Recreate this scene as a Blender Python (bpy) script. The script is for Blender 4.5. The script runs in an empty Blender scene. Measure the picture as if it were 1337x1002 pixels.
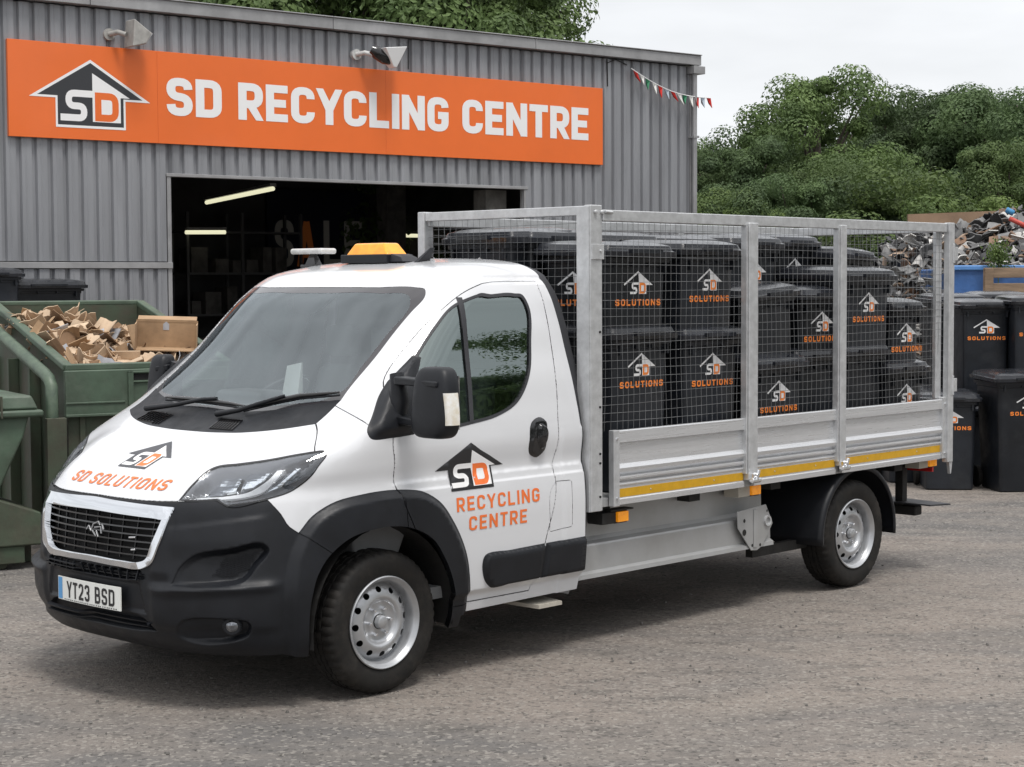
import bpy, bmesh, math, random
from mathutils import Vector, Matrix
from mathutils.geometry import delaunay_2d_cdt
scene=bpy.context.scene
COL=scene.collection
R=math.radians
rnd=random.Random(7)

# ---------------------------------------------------------------- materials
def mat(name,col,rough=.5,metal=0,var=0,vs=4,bump=0,bs=60,spec=.5,coat=0,col2=None,rvar=0,emit=None,alpha=None,stretch=None,detail=4):
    m=bpy.data.materials.new(name); m.use_nodes=True
    nt=m.node_tree; N=nt.nodes; L=nt.links
    b=N['Principled BSDF']
    b.inputs['Base Color'].default_value=(*col,1); b.inputs['Roughness'].default_value=rough
    b.inputs['Metallic'].default_value=metal; b.inputs['Specular IOR Level'].default_value=spec
    b.inputs['Coat Weight'].default_value=coat; b.inputs['Coat Roughness'].default_value=.04
    tc=N.new('ShaderNodeTexCoord'); src=tc.outputs['Object']
    if stretch:
        mp=N.new('ShaderNodeMapping'); mp.inputs['Scale'].default_value=stretch; L.new(src,mp.inputs['Vector']); src=mp.outputs['Vector']
    if var or col2 or rvar:
        n=N.new('ShaderNodeTexNoise'); n.inputs['Scale'].default_value=vs; n.inputs['Detail'].default_value=detail+2; n.inputs['Roughness'].default_value=.62
        L.new(src,n.inputs['Vector'])
        r=N.new('ShaderNodeMapRange'); r.inputs[1].default_value=.33; r.inputs[2].default_value=.67
        L.new(n.outputs['Fac'],r.inputs[0])
        c2=col2 or tuple(max(0,c*(1-var)) for c in col)
        c1=col if col2 else tuple(min(1,c*(1+var*.5)) for c in col)
        if var or col2:
            mx=N.new('ShaderNodeMix'); mx.data_type='RGBA'
            mx.inputs[6].default_value=(*c1,1); mx.inputs[7].default_value=(*c2,1)
            L.new(r.outputs[0],mx.inputs[0]); L.new(mx.outputs[2],b.inputs['Base Color'])
        if rvar:
            n3=N.new('ShaderNodeTexNoise'); n3.inputs['Scale'].default_value=vs*2.3; n3.inputs['Detail'].default_value=5; L.new(src,n3.inputs['Vector'])
            r3=N.new('ShaderNodeMapRange'); r3.inputs[1].default_value=.3; r3.inputs[2].default_value=.7
            r3.inputs[3].default_value=max(0,rough-rvar); r3.inputs[4].default_value=min(1,rough+rvar)
            L.new(n3.outputs['Fac'],r3.inputs[0]); L.new(r3.outputs[0],b.inputs['Roughness'])
    if bump:
        n2=N.new('ShaderNodeTexNoise'); n2.inputs['Scale'].default_value=bs; n2.inputs['Detail'].default_value=detail
        L.new(src,n2.inputs['Vector'])
        bp=N.new('ShaderNodeBump'); bp.inputs['Strength'].default_value=1; bp.inputs['Distance'].default_value=bump
        L.new(n2.outputs['Fac'],bp.inputs['Height']); L.new(bp.outputs[0],b.inputs['Normal'])
    if emit:
        b.inputs['Emission Color'].default_value=(*emit[0],1); b.inputs['Emission Strength'].default_value=emit[1]
    return m
def glass(name,tint,refl=.06,rough=.0,power=5.0,gl=(1,1,1)):
    m=bpy.data.materials.new(name); m.use_nodes=True; nt=m.node_tree; N=nt.nodes; L=nt.links; N.clear()
    o=N.new('ShaderNodeOutputMaterial'); mx=N.new('ShaderNodeMixShader')
    t=N.new('ShaderNodeBsdfTransparent'); t.inputs[0].default_value=(*tint,1)
    g=N.new('ShaderNodeBsdfGlossy'); g.inputs['Roughness'].default_value=rough; g.inputs[0].default_value=(*gl,1)
    f=N.new('ShaderNodeFresnel'); f.inputs['IOR'].default_value=1.52
    a=N.new('ShaderNodeMath'); a.operation='ADD'; a.use_clamp=True; a.inputs[1].default_value=refl
    L.new(f.outputs[0],a.inputs[0]); L.new(a.outputs[0],mx.inputs[0]); L.new(t.outputs[0],mx.inputs[1]); L.new(g.outputs[0],mx.inputs[2]); L.new(mx.outputs[0],o.inputs[0])
    return m
M={}
M['white']=mat('white_paint',(.635,.645,.665),.22,coat=.7,bump=.0004,bs=9,rvar=.03,vs=3)
M['black_plastic']=mat('black_plastic',(.0105,.0118,.015),.44,var=.25,vs=7,bump=.0006,bs=350,rvar=.07,spec=.33)
M['trim_grey']=mat('grey_rubber',(.030,.031,.036),.6,var=.2,bump=.0004,bs=120)
M['gloss_black']=mat('gloss_black',(.008,.008,.009),.12,coat=.5)
M['dark']=mat('dark_void',(.006,.006,.006),.8)
M['seam']=mat('seam_dark',(.03,.03,.032),.8)
M['chrome']=mat('chrome',(.78,.8,.83),.09,1,rvar=.04,vs=9)
M['chrome2']=mat('chrome_soft',(.85,.86,.88),.22,1)
M['rim']=mat('wheel_silver',(.44,.45,.465),.32,.6,var=.08,vs=14,rvar=.03)
M['tyre']=mat('tyre_rubber',(.011,.011,.011),.66,var=.4,vs=11,bump=.0008,bs=260,col2=(.020,.018,.016),spec=.22)
M['orange']=mat('orange_vinyl',(.80,.17,.035),.4)
M['orange2']=mat('bin_orange',(.86,.24,.035),.45)
M['vblack']=mat('black_vinyl',(.02,.02,.022),.35)
M['vwhite']=mat('white_vinyl',(.80,.80,.80),.4)
M['vgrey']=mat('charcoal_vinyl',(.045,.047,.055),.35)
M['glass']=glass('window_glass',(.55,.63,.61),.20,gl=(.80,.92,.90))
M['wglass']=glass('windscreen_glass',(.84,.90,.89),.12,gl=(.85,.93,.97))
M['lens']=glass('lamp_lens',(.93,.95,.97),.03)
M['seat']=mat('seat_fabric',(.20,.205,.21),.9,bump=.002,bs=200)
M['dash']=mat('dash_plastic',(.17,.175,.18),.65,var=.2)
M['paper']=mat('paper_white',(.75,.76,.74),.8)
M['alu']=mat('aluminium_plank',(.66,.67,.685),.33,.6,var=.10,vs=5,rvar=.1,stretch=(.25,8,8),bump=.0005,bs=30)
M['galv']=mat('galvanised_steel',(.56,.57,.58),.42,.5,var=.18,vs=16,rvar=.1,bump=.0005,bs=60)
M['wire']=mat('wire_steel',(.20,.205,.21),.45,.3,var=.3,vs=9)
M['chassis']=mat('chassis_grey',(.44,.45,.46),.42,.35,var=.3,vs=1.6,col2=(.34,.34,.335),rvar=.06)
M['under']=mat('underbody_black',(.012,.0115,.011),.7,var=.4,bump=.002,bs=30)
M['yellow']=mat('reflective_yellow',(.56,.31,.008),.35,var=.12,vs=20)
M['amber']=mat('amber_lens',(.95,.33,.01),.15,var=.3,vs=40,coat=.5,emit=((1,.33,.01),.25))
M['beacon']=mat('beacon_amber',(.95,.36,.015),.14,coat=.6,var=.22,vs=18,emit=((1,.35,.01),.18))
M['clear']=mat('clear_plastic',(.55,.55,.54),.16,coat=.4,var=.2,vs=30)
M['beige']=mat('tank_plastic',(.45,.42,.36),.6,var=.2)
M['plate']=mat('plate_white',(.78,.79,.76),.3)
M['blue']=mat('plate_blue',(.10,.32,.62),.4)
M['bin']=mat('bin_plastic',(.0115,.0135,.0175),.36,var=.3,vs=4,bump=.0008,bs=160,rvar=.08,spec=.38)
M['binlid']=mat('bin_lid_plastic',(.017,.019,.024),.2,var=.3,vs=6,bump=.0008,bs=60,rvar=.1)

def worn(m,lo,hi,dust,amt,sc=3.5):
    # per-object tone and a dusty, scuffed film with its own shape
    nt=m.node_tree; N=nt.nodes; L=nt.links; b=N['Principled BSDF']; src=b.inputs['Base Color'].links[0].from_socket
    oi=N.new('ShaderNodeObjectInfo'); q=N.new('ShaderNodeMapRange'); q.inputs[3].default_value=lo; q.inputs[4].default_value=hi; L.new(oi.outputs['Random'],q.inputs[0])
    hs=N.new('ShaderNodeHueSaturation'); L.new(src,hs.inputs['Color']); L.new(q.outputs[0],hs.inputs['Value'])
    tc=N.new('ShaderNodeTexCoord'); ad=N.new('ShaderNodeVectorMath'); ad.operation='ADD'; L.new(tc.outputs['Object'],ad.inputs[0]); L.new(oi.outputs['Random'],ad.inputs[1])
    n=N.new('ShaderNodeTexNoise'); n.inputs['Scale'].default_value=sc; n.inputs['Detail'].default_value=9; n.inputs['Roughness'].default_value=.72; L.new(ad.outputs[0],n.inputs['Vector'])
    r=N.new('ShaderNodeMapRange'); r.inputs[1].default_value=.5; r.inputs[2].default_value=.78; r.inputs[4].default_value=amt; L.new(n.outputs['Fac'],r.inputs[0])
    mx=N.new('ShaderNodeMix'); mx.data_type='RGBA'; L.new(r.outputs[0],mx.inputs[0]); L.new(hs.outputs[0],mx.inputs[6]); mx.inputs[7].default_value=(*dust,1); L.new(mx.outputs[2],b.inputs['Base Color'])
worn(M['bin'],.75,1.6,(.07,.07,.07),.32); worn(M['binlid'],.8,1.5,(.10,.10,.10),.35,5)
worn(M['under'],1,1,(.05,.045,.04),.4,6); worn(M['tyre'],1,1,(.07,.063,.055),.45,7)
# ---------------------------------------------------------------- mesh helpers
def link(o,parent=None):
    COL.objects.link(o)
    if parent is not None: o.parent=parent
    return o
def empty(name,loc=(0,0,0),rz=0,label=None,cat=None,group=None,kind=None):
    o=bpy.data.objects.new(name,None); o.location=loc; o.rotation_euler=(0,0,rz); o.empty_display_size=.1
    link(o); tag(o,label,cat,group,kind); return o
def tag(o,label=None,cat=None,group=None,kind=None):
    if label: o['label']=label
    if cat: o['category']=cat
    if group: o['group']=group
    if kind: o['kind']=kind
    return o
class MB:
    def __init__(s): s.v=[]; s.f=[]; s.m=[]; s.n=None; s.mi=0
    def add(s,vs,fs,mi=None):
        o=len(s.v); s.v+= [tuple(p) for p in vs]; s.f+=[tuple(i+o for i in f) for f in fs]; s.m+=[s.mi if mi is None else mi]*len(fs); return s
    def box(s,x0,x1,y0,y1,z0,z1,T=None,mi=None):
        P=[(x0,y0,z0),(x1,y0,z0),(x1,y1,z0),(x0,y1,z0),(x0,y0,z1),(x1,y0,z1),(x1,y1,z1),(x0,y1,z1)]
        if T: P=[T@Vector(p) for p in P]
        return s.add(P,[(0,3,2,1),(4,5,6,7),(0,1,5,4),(1,2,6,5),(2,3,7,6),(3,0,4,7)],mi)
    def hexa(s,P,mi=None):
        return s.add(P,[(0,3,2,1),(4,5,6,7),(0,1,5,4),(1,2,6,5),(2,3,7,6),(3,0,4,7)],mi)
    def bar(s,a,b,w,h=None,up=(0,0,1),mi=None):
        h=h or w; a=Vector(a); b=Vector(b); d=(b-a).normalized(); u=Vector(up)
        if abs(d.dot(u))>.95: u=Vector((1,0,0))
        r=d.cross(u).normalized(); u=r.cross(d)
        P=[]
        for c in (a,b): P+=[c-r*w/2-u*h/2,c+r*w/2-u*h/2,c+r*w/2+u*h/2,c-r*w/2+u*h/2]
        return s.add(P,[(0,3,2,1),(4,5,6,7),(0,1,5,4),(1,2,6,5),(2,3,7,6),(3,0,4,7)],mi)
    def tube(s,pts,r,n=10,cap=True,mi=None):
        pts=[Vector(p) for p in pts]; rr=r if isinstance(r,(list,tuple)) else [r]*len(pts)
        rings=[]; pu=None
        for i,p in enumerate(pts):
            d=(pts[min(i+1,len(pts)-1)]-pts[max(i-1,0)]).normalized()
            if pu is None: pu=Vector((0,0,1)) if abs(d.z)<.9 else Vector((1,0,0))
            x=d.cross(pu).normalized(); y=x.cross(d); pu=y
            rings.append([p+(x*math.cos(t)+y*math.sin(t))*rr[i] for t in [2*math.pi*k/n for k in range(n)]])
        V=[q for g in rings for q in g]; F=[]
        for i in range(len(pts)-1):
            for k in range(n): F.append((i*n+k,i*n+(k+1)%n,(i+1)*n+(k+1)%n,(i+1)*n+k))
        if cap: F.append(tuple(range(n-1,-1,-1))); F.append(tuple((len(pts)-1)*n+k for k in range(n)))
        return s.add(V,F,mi)
    def lathe(s,prof,c=(0,0,0),axis='y',n=48,sgn=1,mi=None,closed=False):
        # prof: list of (r, offset along axis)
        V=[];F=[];k=len(prof)
        for i in range(n):
            t=2*math.pi*i/n; ct,st=math.cos(t),math.sin(t)
            for r,o in prof:
                if axis=='y': V.append((c[0]+r*ct,c[1]+o*sgn,c[2]+r*st))
                elif axis=='z': V.append((c[0]+r*ct,c[1]+r*st,c[2]+o))
                else: V.append((c[0]+o*sgn,c[1]+r*ct,c[2]+r*st))
        for i in range(n):
            j=(i+1)%n
            for q in range(k-1): F.append((i*k+q,j*k+q,j*k+q+1,i*k+q+1))
        return s.add(V,F,mi)
    def prism(s,poly,a0,a1,axis='y',mi=None):
        # poly in the two other axes
        def P(p,a):
            return (p[0],a,p[1]) if axis=='y' else ((a,p[0],p[1]) if axis=='x' else (p[0],p[1],a))
        n=len(poly); V=[P(p,a0) for p in poly]+[P(p,a1) for p in poly]
        F=[tuple(range(n)),tuple(range(2*n-1,n-1,-1))]+[(i,i+n,(i+1)%n+n,(i+1)%n) for i in range(n)]
        return s.add(V,F,mi)
    def build(s,name,mats,parent=None,smooth=False,bevel=0,label=None,angle=None,sub=0,fix=True,bseg=2,weld=False):
        me=bpy.data.meshes.new(name); me.from_pydata(s.v,[],s.f)
        if not isinstance(mats,(list,tuple)): mats=[mats]
        for m in mats: me.materials.append(m)
        if len(mats)>1: me.polygons.foreach_set('material_index',s.m)
        if fix or weld:
            bm=bmesh.new(); bm.from_mesh(me)
            if weld: bmesh.ops.remove_doubles(bm,verts=bm.verts,dist=1e-5)
            if fix: bmesh.ops.recalc_face_normals(bm,faces=bm.faces)
            bm.to_mesh(me); bm.free()
        if smooth:
            me.polygons.foreach_set('use_smooth',[True]*len(me.polygons))
            if angle: me.set_sharp_from_angle(angle=R(angle))
        o=bpy.data.objects.new(name,me); link(o,parent)
        if bevel:
            md=o.modifiers.new('bev','BEVEL'); md.width=bevel; md.segments=bseg; md.limit_method='ANGLE'; md.angle_limit=R(35); md.harden_normals=True
            me.polygons.foreach_set('use_smooth',[True]*len(me.polygons))
            me.set_sharp_from_angle(angle=R(180)) if False else None
        if sub:
            md=o.modifiers.new('sub','SUBSURF'); md.levels=sub; md.render_levels=sub
            me.polygons.foreach_set('use_smooth',[True]*len(me.polygons))
        if label: o['label']=label
        return o
def islands(mb):
    par=list(range(len(mb.v)))
    def fd(a):
        while par[a]!=a: par[a]=par[par[a]]; a=par[a]
        return a
    for f in mb.f:
        for k in f[1:]:
            a,b=fd(f[0]),fd(k)
            if a!=b: par[b]=a
    g={}
    for f,m in zip(mb.f,mb.m): g.setdefault(fd(f[0]),[]).append((f,m))
    out=[]
    for fs in g.values():
        q=MB(); ix={}
        for f,m in fs:
            t=[]
            for i in f:
                if i not in ix: ix[i]=len(q.v); q.v.append(mb.v[i])
                t.append(ix[i])
            q.f.append(tuple(t)); q.m.append(m)
        out.append(q)
    return out
def build_each(mb,name,mats,parent,**k): return [q.build(name,mats,parent,**k) for q in islands(mb)]
def pip(p,poly):
    x,y=p; c=False; j=len(poly)-1
    for i in range(len(poly)):
        xi,yi=poly[i]; xj,yj=poly[j]
        if (yi>y)!=(yj>y) and x<(xj-xi)*(y-yi)/(yj-yi)+xi: c=not c
        j=i
    return c
class Poly:
    def __init__(s,pts): s.p=[(q[0],q[1]) for q in pts]; s.bb=(min(q[0] for q in s.p),max(q[0] for q in s.p),min(q[1] for q in s.p),max(q[1] for q in s.p))
    def inside(s,x,y):
        b=s.bb
        return b[0]<=x<=b[1] and b[2]<=y<=b[3] and pip((x,y),s.p)
    def dist(s,x,y,sx=1):
        m=9e9; n=len(s.p)
        for i in range(n):
            ax,ay=s.p[i]; bx,by=s.p[(i+1)%n]
            ax=(ax-x)*sx; bx=(bx-x)*sx; ay-=y; by-=y
            dx,dy=bx-ax,by-ay; q=dx*dx+dy*dy
            t=0 if q==0 else max(0,min(1,-(ax*dx+ay*dy)/q))
            d=(ax+dx*t)**2+(ay+dy*t)**2
            if d<m: m=d
        return math.sqrt(m)
def densify(pts,step=.02,closed=True):
    # Catmull-Rom between points; a third element 1 marks a corner
    n=len(pts); out=[]
    rng=range(n if closed else n-1)
    for i in rng:
        p1=pts[i]; p2=pts[(i+1)%n]
        p0=pts[(i-1)%n] if closed or i>0 else p1
        p3=pts[(i+2)%n] if closed or i<n-2 else p2
        c1=len(p1)>2; c2=len(p2)>2
        L=math.hypot(p2[0]-p1[0],p2[1]-p1[1]); k=max(1,int(L/step+.5))
        lp=math.hypot(p1[0]-p0[0],p1[1]-p0[1]); ln=math.hypot(p3[0]-p2[0],p3[1]-p2[1])
        def tan(a,b,c,la,lb):
            if la<1e-9 or lb<1e-9: return None
            return [((b[j]-a[j])/la*lb+(c[j]-b[j])/lb*la)/(la+lb) for j in (0,1)]
        t1=None if c1 else tan(p0,p1,p2,lp,L); t2=None if c2 else tan(p1,p2,p3,L,ln)
        if t1 is None: t1=[(p2[j]-p1[j])/max(L,1e-9) for j in (0,1)]
        if t2 is None: t2=[(p2[j]-p1[j])/max(L,1e-9) for j in (0,1)]
        for q in range(k):
            t=q/k; h=[2*t**3-3*t*t+1,t**3-2*t*t+t,-2*t**3+3*t*t,t**3-t*t]
            out.append(tuple(h[0]*p1[j]+h[1]*L*t1[j]+h[2]*p2[j]+h[3]*L*t2[j] for j in (0,1)))
    if not closed: out.append((pts[-1][0],pts[-1][1]))
    return out
def cdt(polys,pts=(),eps=1e-6):
    V=[];E=[]
    for pl in polys:
        o=len(V); V+= [Vector((p[0],p[1])) for p in pl]; n=len(pl)
        E+=[(o+i,o+(i+1)%n) for i in range(n)]
    V+=[Vector((p[0],p[1])) for p in pts]
    v,e,f,_,_,_=delaunay_2d_cdt(V,E,[],0,eps)
    return [(p.x,p.y) for p in v],[tuple(t) for t in f]
def sm(t):
    t=max(0,min(1,t)); return t*t*(3-2*t)
# ---------------------------------------------------------------- lettering
def rpath(pts,r,seg=5):
    # polyline with rounded corners (pts may carry own radius as third item)
    out=[pts[0][:2]]
    for i in range(1,len(pts)-1):
        a,b,c=pts[i-1],pts[i],pts[i+1]; rr=b[2] if len(b)>2 else r
        if rr<=1e-6: out.append(b[:2]); continue
        d1=(a[0]-b[0],a[1]-b[1]); d2=(c[0]-b[0],c[1]-b[1]); l1=math.hypot(*d1); l2=math.hypot(*d2)
        q=min(rr,l1*.5 if i>1 else l1,l2*.5 if i<len(pts)-2 else l2)
        p1=(b[0]+d1[0]/l1*q,b[1]+d1[1]/l1*q); p2=(b[0]+d2[0]/l2*q,b[1]+d2[1]/l2*q)
        for k in range(seg+1):
            t=k/seg; out.append(((1-t)**2*p1[0]+2*t*(1-t)*b[0]+t*t*p2[0],(1-t)**2*p1[1]+2*t*(1-t)*b[1]+t*t*p2[1]))
    out.append(pts[-1][:2]); ded=[out[0]]
    for p in out[1:]:
        if math.hypot(p[0]-ded[-1][0],p[1]-ded[-1][1])>1e-4: ded.append(p)
    return ded
def thick(path,t):
    L=[];Rr=[];n=len(path)
    for i in range(n):
        def dr(a,b):
            d=(b[0]-a[0],b[1]-a[1]); l=math.hypot(*d) or 1; return (d[0]/l,d[1]/l)
        d0=dr(path[i-1],path[i]) if i>0 else dr(path[i],path[i+1])
        d1=dr(path[i],path[i+1]) if i<n-1 else d0
        nx,ny=-(d0[1]+d1[1]),(d0[0]+d1[0]); l=math.hypot(nx,ny) or 1; nx/=l; ny/=l
        c=max(.35,-d0[1]*nx+d0[0]*ny); h=t/2/c
        L.append((path[i][0]+nx*h,path[i][1]+ny*h)); Rr.append((path[i][0]-nx*h,path[i][1]-ny*h))
    return L+Rr[::-1]
def glyph(c,W,t,r):
    # centre-line strokes in a box of width W, height 1 (outer), stroke t
    a=t/2; l,rg,b,T=a,W-a,a,1-a; m=.5
    G={
    'S':[[(rg,.70),(rg,T),(l,T),(l,m+.02),(rg,m-.02),(rg,b),(l,b),(l,.30)]],
    'C':[[(rg,.68),(rg,T),(l,T),(l,b),(rg,b),(rg,.32)]],
    'G':[[(rg,.70),(rg,T),(l,T),(l,b),(rg,b),(rg,.47,0),(W*.5,.47)]],
    'O':[[(l,.5),(l,T),(rg,T),(rg,b),(l,b),(l,.5)]],
    'D':[[(l,.5),(l,T,0),(rg,T),(rg,b),(l,b,0),(l,.5)]],
    'B':[[(l,.5),(l,T,0),(rg-.03,T),(rg-.03,m),(t,m)],[(l,.5),(l,b,0),(rg,b),(rg,m),(t,m)]],
    'R':[[(l,0),(l,T,0),(rg,T),(rg,.43),(t,.43)],[(W*.45,.47),(W-a*.8,-.1)]],
    'E':[[(W-.01,T),(l,T,0),(l,b,0),(W-.01,b)],[(l,m),(W*.9,m)]],
    'L':[[(l,1),(l,b,0),(W-.01,b)]],
    'I':[[(W/2,0),(W/2,1)]],
    'T':[[(0,T),(W,T)],[(W/2,T),(W/2,0)]],
    'Y':[[(a*.55,1.1),(W/2,.42)],[(W-a*.55,1.1),(W/2,.42)],[(W/2,.5),(W/2,0)]],
    'N':[[(l,0),(l,1)],[(rg,0),(rg,1)],[(l,1-a*.5),(rg,a*.5)]],
    'U':[[(l,1),(l,b),(rg,b),(rg,1)]],
    'A':[[(l*.8,0),(W/2,1-a*.4)],[(W-l*.8,0),(W/2,1-a*.4)],[(W*.2,.28),(W*.8,.28)]],
    '2':[[(l,.72),(l,T),(rg,T),(rg,.55),(l,b*1.6,0),(l,b,0),(W,b)]],
    '3':[[(l,.74),(l,T),(rg,T),(rg,.52),(W*.4,.52)],[(W*.4,.52),(rg,.5),(rg,b),(l,b),(l,.26)]],
    }
    out=[]
    for st in G[c]: out.append([(px,max(0.,min(1.,py))) for px,py in thick(rpath(st,r) if len(st)>2 else st,t)])
    return out
WD={'I':.0,'L':.9,'E':.92,'T':.95,'N':1.06,'Y':1.02,'S':1,'D':1.02,'2':.95,'3':.95}
def text_polys(s,h,w,t,gap,r=.2,shear=0,space=.5):
    # h cap height, w glyph width / h, t stroke / h, gap / h ; returns polys with x from 0, total width
    x=0; out=[]
    for c in s:
        if c==' ': x+=space*h; continue
        W=w*WD.get(c,1.0); W=t if c=='I' else W
        for g in glyph(c,W,t,r):
            out.append([(x+(p[0]+p[1]*shear)*h,p[1]*h) for p in g])
        x+=(W+gap)*h
    return out,x-gap*h
def tri_of(polys,step=None):
    """triangulate the union of polys"""
    P=[Poly(p) for p in polys]
    extra=[]
    if step:
        x0=min(p.bb[0] for p in P);x1=max(p.bb[1] for p in P);y0=min(p.bb[2] for p in P);y1=max(p.bb[3] for p in P)
        nx=int((x1-x0)/step);ny=int((y1-y0)/step)
        for i in range(nx+1):
            for j in range(ny+1):
                q=(x0+i*step,y0+j*step)
                if any(p.inside(*q) for p in P): extra.append(q)
    v,f=cdt(polys,extra,1e-5)
    F=[]
    for t in f:
        cx=sum(v[i][0] for i in t)/3; cy=sum(v[i][1] for i in t)/3
        if any(p.inside(cx,cy) for p in P): F.append(t)
    return v,F
def ccw(v,t):
    a,b,c=[v[i] for i in t]
    return t if (b[0]-a[0])*(c[1]-a[1])-(b[1]-a[1])*(c[0]-a[0])>0 else (t[0],t[2],t[1])
LOGO_D=[thick(rpath([(.11,.27),(.11,.425,0),(.375,.425,.1),(.375,.12,.1),(.11,.12,0),(.11,.27)],.1),.10)]
LOGO_S=[thick(rpath([(.035,.445),(-.335,.445),(-.335,.27),(-.105,.27),(-.105,.105),(-.46,.105)],.09),.095)]
LOGO_W=[[(.025,.06),(.025,.74),(.60,.415),(.455,.415),(.455,.06)]]
LOGO_K=[[(-.5,0),(-.5,.40),(-.80,.40),(0,.88),(.80,.40),(.5,.40),(.5,0)]]
LOGO_B=[[(-.53,-.035),(-.53,.37),(-.92,.37),(0,.925),(.92,.37),(.53,.37),(.53,-.035)]]
def logo_layers(border=True,dark=True):
    L=[('orange',LOGO_D),('vwhite',LOGO_S+LOGO_W)]
    if dark: L.append(('dark',LOGO_K))
    else: L+=[('vwhite',[thick([(-.80,.40),(.01,.885)],.07),[(-.02,.90),(.82,.39),(.455,.39),(.455,.2),(.30,.3),(.02,.5)]])]
    if border: L.append(('vwhite',LOGO_B))
    return L
def layered(layers,step=None):
    """priority layers -> verts, {name:[tris]}"""
    allp=[p for _,ps in layers for p in ps]; P=[(n,[Poly(p) for p in ps]) for n,ps in layers]
    extra=[]
    if step:
        xs=[q[0] for p in allp for q in p]; ys=[q[1] for p in allp for q in p]
        for i in range(int((max(xs)-min(xs))/step)+1):
            for j in range(int((max(ys)-min(ys))/step)+1): extra.append((min(xs)+(i+.37)*step,min(ys)+(j+.41)*step))
    v,f=cdt(allp,extra,1e-5); out={}
    for t in f:
        cx=sum(v[i][0] for i in t)/3; cy=sum(v[i][1] for i in t)/3
        for n,ps in P:
            if any(p.inside(cx,cy) for p in ps): out.setdefault(n,[]).append(ccw(v,t)); break
    out.pop('none',None)
    return v,out
import math
# rows: v, z, x0, xc, b, n, xr
ROWS=[
(.24,.24,.12,.95,.955,3.2,2.33),
(.30,.30,.035,.95,.985,3.0,2.33),
(.40,.40,-.02,.95,1.005,2.9,2.34),
(.55,.55,-.04,.95,1.02,2.8,2.345),
(.70,.70,-.035,.95,1.025,2.6,2.345),
(.85,.85,-.02,.95,1.025,2.45,2.345),
(.96,.96,.01,.95,1.015,2.4,2.345),
(1.02,1.02,.08,.95,1.005,2.5,2.345),
(1.10,1.10,.24,.98,1.01,3.1,2.345),
(1.18,1.18,.42,1.02,1.01,3.7,2.345),
(1.26,1.26,.59,1.10,1.0,3.8,2.34),
(1.34,1.34,.74,1.20,.985,3.7,2.335),
(1.45,1.45,.86,1.30,.965,3.0,2.325),
(1.60,1.60,1.02,1.45,.93,2.6,2.31),
(1.78,1.78,1.19,1.61,.89,2.45,2.29),
(1.90,1.90,1.32,1.72,.855,2.45,2.27),
(1.97,1.97,1.43,1.78,.82,2.5,2.255),
(2.03,2.02,1.56,1.88,.775,2.9,2.245),
(2.09,2.055,1.72,1.98,.70,2.7,2.235),
(2.20,2.085,1.93,2.08,.52,2.5,2.23),
(2.32,2.097,2.05,2.15,.30,2.3,2.225),
(2.50,2.10,2.14,2.18,.01,2.0,2.22),
]
def _mk():
    n=len(ROWS); N=1300; v0=ROWS[0][0]; v1=ROWS[-1][0]; T=[]
    def m(k,c):
        if k<=0 or k>=n-1:
            j=0 if k<=0 else n-2
            return (ROWS[j+1][c]-ROWS[j][c])/(ROWS[j+1][0]-ROWS[j][0])
        h0=ROWS[k][0]-ROWS[k-1][0];h1=ROWS[k+1][0]-ROWS[k][0]
        a=(ROWS[k][c]-ROWS[k-1][c])/h0; b=(ROWS[k+1][c]-ROWS[k][c])/h1
        return (a*h1+b*h0)/(h0+h1)
    i=0
    for q in range(N+1):
        v=v0+(v1-v0)*q/N
        while i<n-2 and v>ROWS[i+1][0]: i+=1
        h=ROWS[i+1][0]-ROWS[i][0]; t=(v-ROWS[i][0])/h
        T.append([ (2*t**3-3*t*t+1)*ROWS[i][c]+(t**3-2*t*t+t)*h*m(i,c)+(-2*t**3+3*t*t)*ROWS[i+1][c]+(t**3-t*t)*h*m(i+1,c) for c in range(1,7)])
    return v0,v1,N,T
_v0,_v1,_N,_T=_mk()
def S(u,v):
    q=(min(max(v,_v0),_v1)-_v0)/(_v1-_v0)*_N; i=min(int(q),_N-1); f=q-i
    A=_T[i];B=_T[i+1]
    z,x0,xc,b,n,xr=[A[k]+(B[k]-A[k])*f for k in range(6)]
    z+=(v-min(max(v,_v0),_v1))
    sg=-1 if u>=0 else 1; u=abs(u)
    if u<=1:
        ph=u*math.pi/2; a=xc-x0
        c,s=math.cos(ph),math.sin(ph)
        r=((c/a)**n+(s/b)**n)**(-1/n)
        return (xc-r*c,sg*r*s,z)
    return (xc+(u-1)*(xr-xc),sg*b,z)
# ================================================================ the truck
truck=empty('flatbed_truck',(0,0,0),0,'white caged flatbed truck with black bumper, amber beacon and orange lettering, parked in the yard','truck')
def su(u,v,e=1e-3):
    a=S(u,v);b=S(u+e,v); return math.dist(a,b)/e
def N0(u,v):
    e=1e-3
    p=Vector(S(u,v)); a=(Vector(S(u+e,v))-p); b=(Vector(S(u,min(v+e,2.5)))-p) if v<2.49 else (p-Vector(S(u,v-e)))
    n=a.cross(b)
    if n.length<1e-12: return Vector((0,0,1))
    return n.normalized()
ARCH=[(.719,.2,1),(.722,.525),(.741,.628),(.784,.721),(.848,.785),(.93,.811),(1.065,.80),(1.174,.735),(1.245,.615),(1.296,.463),(1.315,.2,1)]
HEAD=[(.350,.970,1),(.380,1.035),(.417,1.098),(.503,1.132),(.615,1.165),(.716,1.187),(.740,1.190),(.752,1.178),(.741,1.120),(.721,1.058),(.687,1.014),(.611,.977),(.499,.949,1),(.468,.976,1),(.41,.970)]
CHR_O=[(-.05,.952,1),(0,.952),(.124,.947),(.342,.938,1),(.326,.867),(.304,.770),(.270,.675),(.245,.655),(.148,.652),(0,.656),(-.05,.656,1)]
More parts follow.
